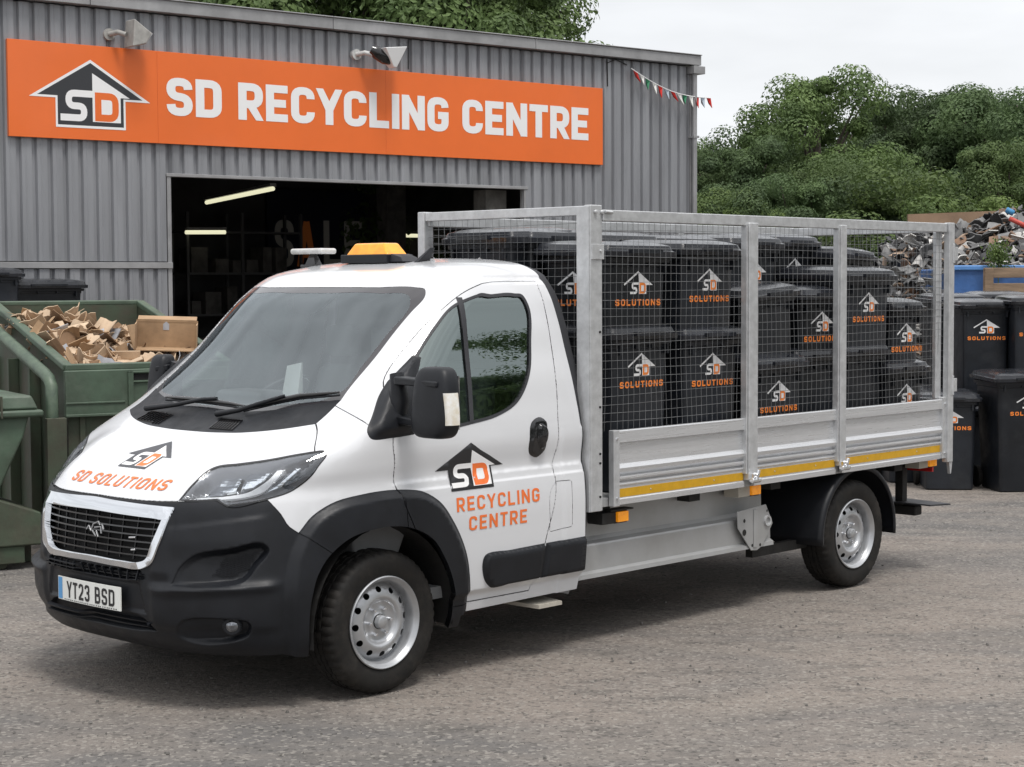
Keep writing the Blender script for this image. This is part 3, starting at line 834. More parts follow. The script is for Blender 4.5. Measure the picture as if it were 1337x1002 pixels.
# ---- cab back wall, rear trim, roof items
NR=40
prof=[SD(2,.30+(2.5-.30)*i/NR) for i in range(NR+1)]
loop=[(p.x-.03,p.y+.02,p.z) for p in prof]+[(p.x-.03,-p.y-.02,p.z) for p in reversed(prof)]
mb=MB(); n=len(loop)
for i in range(NR): 
    j=n-1-i; mb.add([loop[i],loop[i+1],loop[j-1],loop[j]],[(0,1,2,3)])
mb.build('cab_back',W,truck)
mb=MB()
for sg in (1,-1):
    V=[];F=[]
    for i in range(NR+1):
        v=.50+(2.40-.50)*i/NR; p=SD(2,v); q=N0(1.99,v)
        w=.050*sm((v-.55)/.6)+.02; y=p.y*sg
        nn=Vector((0,q.y*sg,q.z))
        a=Vector((p.x-.004,y,p.z)); 
        V+=[a-nn*.004,a+Vector((w,0,0))-nn*.012,a+Vector((w,0,0))-nn*.045,a-nn*.03]
    for i in range(NR):
        for k in range(4): F.append((i*4+k,(i+1)*4+k,(i+1)*4+(k+1)%4,i*4+(k+1)%4))
    mb.add(V,F)
mb.build('rear_trim',M['trim_grey'],truck,smooth=True,angle=40)
def rbox(name,x0,x1,y0,y1,z0,z1,m,parent,bev=.01,seg=3,top=(0,0),label=None):
    tx,ty=top
    P=[(x0,y0,z0),(x1,y0,z0),(x1,y1,z0),(x0,y1,z0),(x0+tx,y0+ty,z1),(x1-tx,y0+ty,z1),(x1-tx,y1-ty,z1),(x0+tx,y1-ty,z1)]
    mb=MB().hexa(P); return mb.build(name,m,parent,bevel=bev,bseg=seg,label=label)
bc=rbox('beacon',1.82,1.98,-.075,.275,2.115,2.185,M['beacon'],truck,.012,3,(.025,.055))
rbox('base',1.80,2.0,-.09,.29,2.075,2.122,M['black_plastic'],bc,.006)
mb=MB().hexa([(1.82,-.20,2.08),(1.98,-.20,2.08),(1.98,-.09,2.08),(1.82,-.09,2.08),(1.84,-.16,2.105),(1.96,-.16,2.105),(1.97,-.09,2.125),(1.83,-.09,2.125)]); mb.build('tail_shroud',M['black_plastic'],bc,bevel=.004)
mb=MB().lathe([(.0,-.02),(.02,-.02),(.024,.0),(.02,.02),(.0,.024)],(1.9,.12,2.15),axis='z',n=16); mb.build('lamp_bulb',M['refl'],bc,smooth=True)
lb=rbox('warning_light',1.84,1.96,.50,.78,2.132,2.165,M['clear'],truck,.014,4)
mb=MB(); mb.hexa([(1.87,.59,2.06),(1.93,.59,2.06),(1.93,.69,2.06),(1.87,.69,2.06),(1.89,.62,2.135),(1.91,.62,2.135),(1.91,.66,2.135),(1.89,.66,2.135)]); mb.box(1.86,1.94,.57,.71,2.055,2.072)
mb.build('stalk',M['gloss_black'],lb,bevel=.004)
mb=MB().hexa([(1.86,-.27,2.075),(1.95,-.27,2.075),(1.95,-.235,2.075),(1.86,-.235,2.075),(1.93,-.305,2.155),(1.96,-.305,2.155),(1.96,-.295,2.155),(1.93,-.295,2.155)])
mb.build('aerial',M['black_plastic'],truck,bevel=.003)
# ---- mirrors
def mirror(sg):
    f=1 if sg<0 else 0
    y0,y1=(1.125,1.385) if f else (.985,1.135); xs=0 if f else .10
    root=empty('door_mirror',(0,0,0)); root.parent=truck
    # housing: superellipsoid block
    V=[];F=[];A,B=20,10
    cx,cy,cz=1.065+xs,(y0+y1)/2,1.405; hx,hy,hz=.085,(y1-y0)/2,.168
    for i in range(A+1):
        ph=-math.pi/2+math.pi*i/A
        for j in range(28):
            th=2*math.pi*j/28
            def pw(c,e): return math.copysign(abs(c)**e,c)
            x=hx*pw(math.cos(ph),.38)*pw(math.cos(th),.5); y=hy*pw(math.cos(ph),.38)*pw(math.sin(th),.42); z=hz*pw(math.sin(ph),.55)
            if x>0: x*=.55
            t=(z/hz+1)/2
            y=y*(1-.16*sm(t)**1.5*(1 if y*1>0 else .6)) ; x=x*(1-.15*t)
            V.append((cx+x-.02*(1-t),sg*(cy+y-.0),cz+z))
    for i in range(A):
        for j in range(28): F.append((i*28+j,i*28+(j+1)%28,(i+1)*28+(j+1)%28,(i+1)*28+j))
    MB().add(V,F).build('housing',M['black_plastic'],root,smooth=True)
    # lower bowl, front recess frame, arms
    rbox('cover_plate',cx-.094,cx-.05,sg*(y0+.0 if sg<0 else y1-.0),sg*(y1-.065 if sg<0 else y0+.065),1.32,1.475,M['black_plastic'],root,.008) if False else None
    for (z0,z1,yo,yy) in ((1.480,1.508,.06,.20),(1.292,1.322,.05,.10)):
        ya=.985; yb=y0+yy if f else y0+.05
        mb=MB().hexa([(1.02+xs,sg*ya,z0),(1.10+xs,sg*ya,z0),(1.03+xs,sg*yb,z0),(cx-.092,sg*yb,z0),(1.02+xs,sg*ya,z1+.012),(1.10+xs,sg*ya,z1+.012),(1.03+xs,sg*yb,z1),(cx-.092,sg*yb,z1)])
        mb.build('arm',M['black_plastic'],root,bevel=.009,bseg=3)
    mb=MB().tube([(1.06+xs,sg*.955,1.27),(1.06+xs,sg*.985,1.40),(1.07+xs,sg*.955,1.53)],[.045,.05,.035],12)
    mb.build('mount',M['black_plastic'],root,smooth=True,angle=50)
    if f:
        mb=MB(); yy=sg*y1
        V=[];F=[]
        for i,z in enumerate([1.305,1.34,1.38,1.42,1.455]):
            for (dx,dy) in ((-.062,-.045),(-.078,-.010) ,(-.055,.006),(-.005,.010)): 
                V.append((cx+dx,sg*(y1+dy-.012*max(0,(z-1.36)/.1)-.0),z))
        for i in range(4):
            for k in range(3): F.append((i*4+k,(i+1)*4+k,(i+1)*4+k+1,i*4+k+1))
        mb.add(V,F); mb.build('indicator',M['ind'],root,smooth=True,fix=True)
    mb=MB().box(cx+.026,cx+.034,sg*(y0+.03) if sg>0 else sg*(y1-.03),sg*(y1-.03) if sg>0 else sg*(y0+.03),1.28,1.53)
    mb.build('mirror_glass',M['chrome'],root)
M['ind']=mat('indicator_lens',(.80,.80,.78),.12,coat=.6,var=.2,vs=30,col2=(.66,.60,.48))
mirror(-1); mirror(1)
# ---- wipers
def wiper(pts,arm):
    root=empty('wiper',(0,0,0)); root.parent=truck
    P=[SD(u,v,.028) if u>=0 else (lambda q:Vector((q.x,-q.y,q.z)))(SD(-u,v,.028)) for u,v in pts]
    mb=MB(); mb.tube(P,[.006,.011,.013,.012,.009,.005][:len(P)],8); mb.build('blade',M['gloss_black'],root,smooth=True,angle=50)
    mb=MB(); mb.tube([p-Vector((.0,0,.014)) for p in P],.006,6); mb.build('rubber',M['black_plastic'],root)
    Q=[SD(u,v,e) if u>=0 else (lambda q:Vector((q.x,-q.y,q.z)))(SD(-u,v,e)) for u,v,e in arm]
    mb=MB(); mb.tube(Q,[.016,.012,.010,.008][:len(Q)],8); mb.build('arm',M['black_plastic'],root,smooth=True,angle=50)
wiper([(.30,1.327),(.40,1.350),(.50,1.378),(.58,1.400),(.66,1.412),(.706,1.420)],[(.10,1.300,.02),(.30,1.308,.04),(.45,1.350,.05),(.52,1.385,.045)])
wiper([(-.52,1.352),(-.40,1.353),(-.20,1.352),(.0,1.348),(.15,1.344),(.29,1.337)],[(-.55,1.300,.02),(-.35,1.312,.04),(-.15,1.338,.05),(-.02,1.352,.045)])
# scuttle vents
scu=[o for o in truck.children if o.name.startswith('scuttle')][0]
for (u0,u1) in ((.16,.34),(-.52,-.34)):
    mb=MB()
    for k in range(9):
        u=u0+(u1-u0)*k/8
        f=(lambda q:q) if u>=0 else (lambda q:Vector((q.x,-q.y,q.z)))
        mb.bar(f(SD(abs(u),1.252 if abs(u)<.4 else 1.262,.003)),f(SD(abs(u),1.294 if abs(u)<.4 else 1.30,.003)),.004,.006)
    for k in range(6):
        v=1.254+k*.008
        f=(lambda q:q) if u0>=0 else (lambda q:Vector((q.x,-q.y,q.z)))
        mb.bar(f(SD(abs(u0),v+(.008 if u0<0 else 0),.003)),f(SD(abs(u1),v,.003)),.003,.005)
    mb.build('air_vent',M['gloss_black'],scu)
# ---- cab interior
mb=MB(); mb.prism([(.80,1.16),(.86,1.27),(1.02,1.335),(1.20,1.33),(1.30,1.26),(1.32,.95),(1.1,.5),(.9,.5)],-.86,.86); mb.build('dashboard',M['dash'],truck,bevel=.02,bseg=3)
rbox('instrument_cowl',1.08,1.30,.12,.50,1.30,1.40,M['dash'],truck,.03)
mb=MB(); mb.box(.95,2.22,-.93,.93,.40,.46); mb.prism([(-.93,.46),(.93,.46),(.93,1.1),(.74,1.93),(-.74,1.93),(-.93,1.1)],2.19,2.22,axis='x'); mb.build('cab_lining',M['seat'],truck)
mb=MB(); c=Vector((1.36,.30,1.35)); ax=Vector((-.55,0,.83)).normalized(); ex=Vector((0,1,0)); ey=ax.cross(ex)
mb.tube([c+(ex*math.cos(t)+ey*math.sin(t))*.19 for t in [2*math.pi*k/28 for k in range(29)]],.014,8,cap=False)
for t in (.3,2.84,4.71): mb.tube([c-ax*.03,c+(ex*math.cos(t)+ey*math.sin(t))*.18],.014,6)
mb.tube([c-ax*.05,c-ax*.02],.06,12); mb.tube([c-ax*.05,c-ax*.3],.03,8); mb.build('steering_wheel',M['gloss_black'],truck,smooth=True,angle=50)
for y0,y1 in ((-.68,-.16),(.02,.38),(.40,.78)):
    s=empty('seat',(0,0,0)); s.parent=truck
    mb=MB().hexa([(1.50,y0,.80),(2.0,y0,.76),(2.0,y1,.76),(1.50,y1,.80),(1.50,y0,.95),(1.95,y0,.90),(1.95,y1,.90),(1.50,y1,.95)]); mb.build('cushion',M['seat'],s,bevel=.05,bseg=3)
    mb=MB().hexa([(1.88,y0,.88),(2.02,y0,.88),(2.02,y1,.88),(1.88,y1,.88),(2.00,y0+.04,1.50),(2.12,y0+.04,1.50),(2.12,y1-.04,1.50),(2.00,y1-.04,1.50)]); mb.build('backrest',M['seat'],s,bevel=.05,bseg=3)
    m=(y0+y1)/2; rbox('headrest',2.03,2.12,m-.12,m+.12,1.54,1.72,M['seat'],s,.035)
mb=MB().hexa([(1.27,.06,1.80),(1.33,.06,1.82),(1.33,-.10,1.82),(1.27,-.10,1.80),(1.33,.14,1.90),(1.42,.14,1.925),(1.42,-.18,1.925),(1.33,-.18,1.90)]); mb.build('sensor_housing',M['gloss_black'],truck,bevel=.01)
mb=MB().hexa([(1.24,.00,1.36),(1.28,.00,1.36),(1.28,.13,1.36),(1.24,.13,1.36),(1.28,.01,1.55),(1.29,.01,1.55),(1.29,.13,1.53),(1.28,.13,1.53)]); mb.build('paper_sheet',M['paper'],truck,bevel=.002)
# ---- wheels
def tyre_mesh():
    R0=.345; n=144
    prof=[(.214,.030),(.226,.012),(.25,.003),(.29,.0),(.315,.004),(.330,.012),(.339,.024),(.3435,.036),(.345,.050),(.345,.072),(.337,.0735),(.337,.080),(.345,.0815),(.345,.106),(.337,.1075),(.337,.114),(.345,.1155),(.345,.140),(.337,.1415),(.337,.148),(.345,.1495),(.345,.172),(.339,.196),(.32,.212),(.28,.218),(.23,.205),(.214,.19)]
    V=[];F=[];k=len(prof)
    for i in range(n):
        t=2*math.pi*i/n
        for q,(r,o) in enumerate(prof):
            if i%3==0 and q in (5,6,7,8,9,20,21,22): r-=.006
            if i%4==1 and q in (12,13,16,17): r-=.006
            V.append((r*math.cos(t),o,r*math.sin(t)))
    for i in range(n):
        j=(i+1)%n
        for q in range(k-1): F.append((i*k+q,j*k+q,j*k+q+1,i*k+q+1))
    return MB().add(V,F)
OFF=None
def disc_mesh():
    global OFF
    def off(r):
        P=[(.0,.048),(.034,.048),(.036,.052),(.062,.058),(.088,.056),(.100,.050),(.110,.036),(.122,.030),(.135,.032),(.160,.042),(.178,.060),(.190,.075),(.30,.09)]
        for a,b in zip(P,P[1:]):
            if r<=b[0]:
                t=(r-a[0])/(b[0]-a[0]) if b[0]>a[0] else 0; t=t*t*(3-2*t) if .09<r<.13 else t
                return a[1]+(b[1]-a[1])*t
        return .09
    OFF=off
    circ=lambda cx,cy,r,m,e=1,a=0:[(cx+r*math.cos(t)*math.cos(a)*e-r*math.sin(t)*math.sin(a),cy+r*math.cos(t)*math.sin(a)*e+r*math.sin(t)*math.cos(a)) for t in [2*math.pi*i/m for i in range(m)]]
    polys=[circ(0,0,.193,72)]+[circ(0,0,r,60) for r in (.030,.034,.036,.050,.062,.075,.088,.094,.100,.103,.106,.110,.116,.122,.128,.135,.178,.185)]
    holes=[]
    for i in range(12):
        a=2*math.pi*(i+.5)/12; holes.append(circ(.157*math.cos(a),.157*math.sin(a),.0165,14,.85,a))
    V,F=cdt(polys+holes,[],1e-6); H=[Poly(h) for h in holes]; out=[]
    for t in F:
        c=(sum(V[i][0] for i in t)/3,sum(V[i][1] for i in t)/3)
        if not any(h.inside(*c) for h in H): out.append(ccw(V,t))
    mb=MB(); mb.add([(x,off(math.hypot(x,y)),y) for x,y in V],out)
    return mb
def flange_mesh():
    return MB().lathe([(.208,.045),(.216,.022),(.224,.010),(.224,.004),(.219,.000),(.213,.004),(.209,.012),(.203,.016),(.198,.024),(.194,.045),(.192,.085),(.185,.10),(.18,.16),(.20,.19)],(0,0,0),'y',72)
T0=tyre_mesh(); D0=disc_mesh(); F0=flange_mesh()
tproto=T0.build('tyre',M['tyre'],None,smooth=True,angle=30); rproto=F0.build('rim',M['rim'],None,smooth=True,angle=40)
dproto=D0.build('wheel_disc',M['rim'],None,smooth=True,fix=False)
nn=[]
for v_ in dproto.data.vertices:
    r_=math.hypot(v_.co.x,v_.co.z); e_=.004; sl_=(OFF(r_+e_)-OFF(max(0,r_-e_)))/(2*e_) if r_>e_ else 0
    n_=Vector((v_.co.x/r_*sl_,-1,v_.co.z/r_*sl_)) if r_>1e-6 else Vector((0,-1,0)); nn.append(tuple(n_.normalized()))
dproto.data.normals_split_custom_set_from_vertices(nn)
mb=MB(); mb.lathe([(.0,.018),(.024,.018),(.030,.022),(.033,.034),(.034,.052)],(0,0,0),'y',28); cproto=mb.build('hub_cap',M['rimcap'] if 'rimcap' in M else M['rim'],None,smooth=True,angle=40)
mb=MB()
for i in range(6):
    a=2*math.pi*i/6+.25; mb.lathe([(.0,.032),(.006,.033),(.0095,.040),(.010,.060)],(.066*math.cos(a),0,.066*math.sin(a)),'y',10)
bproto=build_each(mb,'wheel_bolt',M['chrome2'],None,smooth=True,angle=40)
mb=MB(); mb.lathe([(.034,.046),(.037,.046),(.037,.050)],(0,0,0),'y',28); mb.lathe([(.0,.12),(.19,.12)],(0,0,0),'y',28); kproto=mb.build('brake_drum',M['dark'],None)
wset=[tproto,rproto,dproto,cproto,kproto]+bproto
first=True
WB=.948+4.069
for (x,sg) in ((.948,-1),(WB,-1),(.948,1),(WB,1)):
    w=empty('wheel',(x,sg*.998,.345)); w.parent=truck
    w.rotation_euler=(0,rnd.random()*6 if not first else .2,0 if sg<0 else math.pi)
    if x>2: w.rotation_euler[1]=.3
    for p in wset:
        o=p if first else p.copy()
        if not first: COL.objects.link(o)
        o.parent=w
    first=False
# ---- load bed -------------------------------------------------------
YN=-1.06; YF=.22
deckz=.80
mb=MB(); mb.box(2.42,6.03,-1.02,1.02,.755,deckz); mb.build('deck',M['chassis'],truck)
# dropside extrusion profile (offset y outward, z)
dz=.405; z0=.76
PR=[(0,0),(.018,.0),(.020,.030),(.014,.036),(.014,.100),(.020,.106),(.020,.112),(.006,.125),(.022,.132),(.026,.140),(.026,.150),(.008,.160),(.016,.166),(.030,.180),(.034,.200),(.026,.215),(.012,.222),(.012,.330),(.020,.336),(.030,.340),(.030,.400),(.026,.405),(0,.405)]
def dropside(x0,x1,y,sg,name='dropside'):
    mb=MB(); mb.prism([(y+sg*a,z0+b) for a,b in PR],x0,x1,axis='x'); return mb.build(name,M['alu'],truck,smooth=True,angle=25)
d1=[]
for (a,b) in ((2.595,3.742),(3.838,4.70),(4.772,5.965)):
    d=dropside(a,b,-1.032,-1); d1.append(d)
    rz=.040+.012*(a-2.6)/3.4
    mb=MB(); mb.box(a+.002,b-.002,-1.0475,-1.042,z0+rz,z0+rz+.046); mb.build('yellow_strip',M['yellow'],d)
    mb=MB()
    for q in (.25,.75): mb.lathe([(0,-.003),(.004,-.002),(.005,.0)],(a+(b-a)*q,-1.0475,z0+rz+.024),'y',8)
    mb.build('rivet',M['galv'],d)
dropside(2.45,6.0,1.032,1)
mb=MB()
mb.box(2.545,2.595,-1.068,-1.03,.755,1.168); mb.build('end_stile',M['galv'],truck,bevel=.004); MB().box(5.965,6.012,-1.068,-1.03,.762,1.178).build('end_stile',M['galv'],truck,bevel=.004)
mb=MB()
for x,z in ((2.57,1.12),(2.57,.80),(5.99,1.135),(5.99,.80)): mb.lathe([(0,-.008),(.007,-.007),(.009,.0)],(x,-1.068,z),'y',8)
build_each(mb,'stile_bolt',M['chrome2'],truck,smooth=True,angle=40)
cage=empty('cage',(0,0,0)); cage.parent=truck
def post(x0,x1,y0,y1,z0,z1,nm='post'): return rbox(nm,x0,x1,y0,y1,z0,z1,M['galv'],cage,.005,2)
post(2.368,2.462,-1.06,-1.012,.742,2.372); 
mb=MB(); mb.box(2.362,2.372,-1.052,-.965,.742,2.365); mb.build('post_flange',M['galv'],cage,bevel=.002)
post(3.745,3.835,-1.082,-1.040,.80,2.305); post(4.702,4.770,-1.082,-1.040,.81,2.31)
for x in (3.742,4.699):
    rbox('post_flange',x-.014,x-.001,-1.075,-1.035,.84,2.288,M['galv'],cage,.001)
for x in (3.79,4.736):
    mb=MB(); mb.box(x-.025,x+.025,-1.10,-1.07,.79,.84); mb.tube([(x-.04,-1.10,.80),(x+.04,-1.10,.80)],.016,10); mb.tube([(x,-1.105,.80),(x+.015,-1.11,.86)],.012,8); mb.lathe([(0,-.03),(.012,-.028),(.016,-.01),(.016,0)],(x,-1.09,.83),'y',12)
    mb.build('latch',M['chrome2'],cage,bevel=.002)
post(6.005,6.072,-1.085,-1.04,.735,2.352); 
mb=MB(); mb.prism([(6.03,.735),(6.072,.735),(6.056,.655),(6.045,.655)],-1.08,-1.06); mb.build('drop_pin',M['galv'],cage)
post(5.93,6.0,-1.03,-1.0,1.17,2.29,'inner_post')
post(2.462,6.0,-1.068,-1.030,2.288,2.348,'top_rail')
post(2.40,6.05,YF-.02,YF+.02,2.288,2.348,'top_rail')
for x in (3.79,4.736,6.03): post(x-.03,x+.03,YF-.02,YF+.02,.80,2.30)
post(2.368,2.44,YF-.01,YF+.045,.80,2.372)
post(2.375,2.425,-1.012,YF-.01,2.318,2.368,'top_rail')
post(2.375,2.415,-1.012,YF-.01,1.155,1.20,'rail')
post(6.02,6.06,-1.04,YF,2.288,2.345,'top_rail')
# brackets
mb=MB(); mb.box(2.372,2.470,-1.067,-1.058,2.085,2.165); mb.lathe([(0,-.008),(.007,-.006),(.008,0)],(2.44,-1.067,2.13),'y',8); mb.lathe([(0,-.012),(.010,-.010),(.012,0)],(2.405,-1.062,2.335),'y',10); mb.lathe([(0,-.012),(.010,-.010),(.012,0)],(2.455,-1.062,2.335),'y',10); mb.tube([(2.47,-1.075,2.338),(2.53,-1.075,2.335)],.008,8)
mb.build('bracket',M['galv'],cage,bevel=.002)
for z in (2.10,1.21):
    mb=MB(); mb.box(6.06,6.135,-1.075,-1.062,z,z+.09); mb.tube([(6.06,-1.082,z-.02),(6.06,-1.082,z+.11)],.012,8); mb.build('hinge_plate',M['galv'],cage,bevel=.002)
mb=MB()
for z in (1.05,1.30,1.0,.82,1.7): mb.lathe([(0,-.008),(.006,-.006),(.007,0)],(2.44,-1.06,z),'y',8)
build_each(mb,'post_bolt',M['dark'],cage)
mb=MB(); mb.box(2.372,2.40,-1.0,1.03,.80,1.155); 
for z in (.92,.97,1.10): mb.box(2.362,2.372,-1.0,1.03,z,z+.022)
mb.build('headboard',M['alu'],truck,bevel=.003)
mb=MB(); mb.box(6.0,6.03,-1.02,1.02,.76,1.165); mb.build('tailboard',M['alu'],truck,bevel=.003)
def wires(axis,a0,a1,z0,z1,c,p=.0485,r=.00115,nm='mesh_panel'):
    mb=MB(); na=int((a1-a0)/p); nz=int((z1-z0)/p)
    wob=lambda:(rnd.random()-.5)*.004
    def pt(a,z,o):
        w=.006*math.sin(a*5.1+z*2.3)+.004*math.sin(z*7+a*3)
        return (a,c+w+o,z) if axis=='x' else (c+w+o,a,z)
    for i in range(1,na+1):
        a=a0+i*(a1-a0)/(na+1)+wob(); mb.tube([pt(a+.003*math.sin(z*4+i),z,.0) for z in [z0+(z1-z0)*k/6 for k in range(7)]],r,4,cap=False)
    for j in range(1,nz+1):
        z=z0+j*(z1-z0)/(nz+1)+wob(); mb.tube([pt(a,z+.004*math.sin(a*3+j),.0045) for a in [a0+(a1-a0)*k/8 for k in range(9)]],r,4,cap=False)
    return mb.build(nm,M['wire'],cage)
for a,b in ((2.462,3.745),(3.835,4.702),(4.77,6.005)): wires('x',a,b,1.165,2.29,-1.034)
for a,b in ((2.44,3.76),(3.82,4.71),(4.76,6.0)): wires('x',a,b,1.165,2.29,YF)
wires('y',-1.012,YF-.01,1.20,2.32,2.40)
wires('y',-1.03,YF-.01,1.165,2.29,6.04)
# ---- chassis
mb=MB(); mb.prism([(-.80,.755),(-.86,.755),(-.865,.575),(-.88,.555),(-.925,.545),(-.93,.535),(-.932,.40),(-.955,.388),(-.958,.365),(-.90,.36),(-.80,.40)],2.20,4.17,axis='x'); mb.build('side_skirt',M['chassis'],truck,smooth=True,angle=25)
mb=MB(); mb.prism([(.86,.755),(.90,.755),(.905,.56),(.925,.54),(.93,.40),(.95,.385),(.955,.365),(.90,.36),(.86,.40)],2.20,4.17,axis='x'); mb.build('side_skirt',M['chassis'],truck,smooth=True,angle=25)
mb=MB(); mb.prism([(3.79,.60),(4.08,.62),(4.15,.50),(4.05,.375),(3.99,.35),(3.93,.355),(3.80,.50)],-.966,-.958); mb.box(3.95,3.985,-.972,-.966,.37,.60)
mb.build('bracket_plate',M['chassis'],truck,bevel=.003)
for x,z,r in ((3.86,.54,.012),(3.86,.47,.02),(4.09,.58,.008),(3.94,.385,.010),(4.02,.38,.010)): MB().lathe([(0,-.0005),(r,-.0005)],(x,-.966,z),'y',12).build('plate_hole',M['under'],truck)
MB().lathe([(.022,-.0),(.022,-.01),(.032,-.012),(.034,0)],(4.09,-.966,.52),'y',16).build('plate_eyelet',M['galv'],truck)
mb=MB()
for y in (-.42,.42): mb.box(1.2,6.0,y-.04,y+.04,.50,.70)
for x in (2.6,3.4,4.2,5.6,5.9): mb.box(x-.05,x+.05,-.95,.95,.70,.755)
mb.tube([(WB,-.85,.345),(WB,.85,.345)],.06,12); mb.tube([(.948,-.8,.33),(.948,.8,.33)],.05,12); mb.box(WB-.6,WB+.6,-.56,-.50,.36,.39); mb.box(WB-.6,WB+.6,.50,.56,.36,.39); mb.tube([(1.6,.2,.32),(5.7,.2,.36)],.04,10); mb.box(.4,1.9,-.6,.6,.28,.6)
mb.box(3.2,4.2,-.35,.35,.33,.55); mb.box(4.1,4.7,-.85,-.80,.28,.34)
mb.build('chassis_frame',M['under'],truck)
# step under the door
mb=MB(); mb.hexa([(2.02,-1.0,.265),(2.20,-1.0,.265),(2.22,-.7,.28),(1.95,-.7,.28),(2.02,-1.0,.285),(2.20,-1.0,.285),(2.22,-.7,.30),(1.95,-.7,.30)]); mb.build('step_plate',M['beige'],truck)
# rear mudguards
for sg in (-1,1):
    mb=MB(); V=[];F=[];n=30; prof=[(-.66,.0),(-.66,.03)]
    ys=[.45,.46,1.0,1.022,1.030,1.026]; rs=[.43,.445,.445,.440,.425,.405]
    for i in range(n+1):
        t=math.pi*(1.02-1.06*i/n)+.02
        for y,r in zip(ys,rs):
            rr=r+(.03*max(0,(t-math.pi*.75)) if y<1.0 else 0)
            V.append((WB+rr*math.cos(t)*1.0,sg*y,.352+rr*math.sin(t)*1.0))
    k=len(ys)
    for i in range(n):
        for q in range(k-1): F.append((i*k+q,(i+1)*k+q,(i+1)*k+q+1,i*k+q+1))
    mb.add(V,F)
    o=mb.build('mudguard',M['guard'] if 'guard' in M else M['black_plastic'],truck,smooth=True,angle=50)
    md=o.modifiers.new('s','SOLIDIFY'); md.thickness=.006
    mb=MB(); mb.box(4.46,4.60,sg*.70 if sg>0 else -.86,sg*.86 if sg>0 else -.70,.36,.75) if False else None
# rear bar and step
rb=empty('rear_underrun',(0,0,0)); rb.parent=truck
mb=MB(); mb.box(5.90,5.99,-.90,.90,.365,.43); mb.build('bar',M['under'],rb,bevel=.01)
mb=MB()
for y in (-.80,.74): MB().box(5.90,5.96,y,y+.06,.43,.76).build('upright',M['under'],rb,bevel=.004)
mb=MB(); mb.hexa([(5.86,-1.04,.446),(6.02,-1.10,.446),(6.10,-.60,.446),(5.86,-.60,.446),(5.86,-1.04,.456),(6.02,-1.10,.456),(6.10,-.60,.456),(5.86,-.60,.456)]); mb.build('step',M['gloss_step'] if 'gloss_step' in M else M['trim_grey'],rb)
mb=MB(); mb.box(5.55,5.66,-.72,-.60,.66,.755); mb.build('reservoir',M['beige'],truck,bevel=.012)
mb=MB(); mb.box(5.40,5.54,-.70,-.62,.60,.755); mb.tube([(5.6,-.6,.66),(5.62,-.62,.54),(5.58,-.55,.46)],.018,8); mb.tube([(5.45,-.6,.6),(5.7,-.5,.5)],.03,8); mb.build('hose',M['under'],truck)
mb=MB(); mb.box(5.48,5.66,-.80,-.74,.47,.50); mb.build('bump_stop',M['beige'],truck,bevel=.008)
# side marker lamps
for x,z,c in ((2.70,.684,0),(3.93,.722,1),(5.956,.735,1)):
    m=empty('side_marker',(0,0,0)); m.parent=truck
    rbox('lens',x-.045,x+.045,-1.005,-.985,z-.028,z+.028,M['amber'],m,.004)
    rbox('housing',x-.16,x-.046,-.99,-.88,z-.034,z+.030,M['under'] if not c else M['beige'],m,.004)
    mb=MB(); mb.box(x-.055,x+.05,-.985,-.93,z-.036,z+.034); mb.box(x-.10,x+.09,-1.0,-.93,z+.034,z+.042); mb.build('bracket',M['under'],m)
mb=MB(); mb.box(6.03,6.05,-.95,-.60,.66,.75); mb.box(6.03,6.05,.60,.95,.66,.75); mb.build('tail_light',mat('red_lens',(.5,.02,.02),.2),truck)

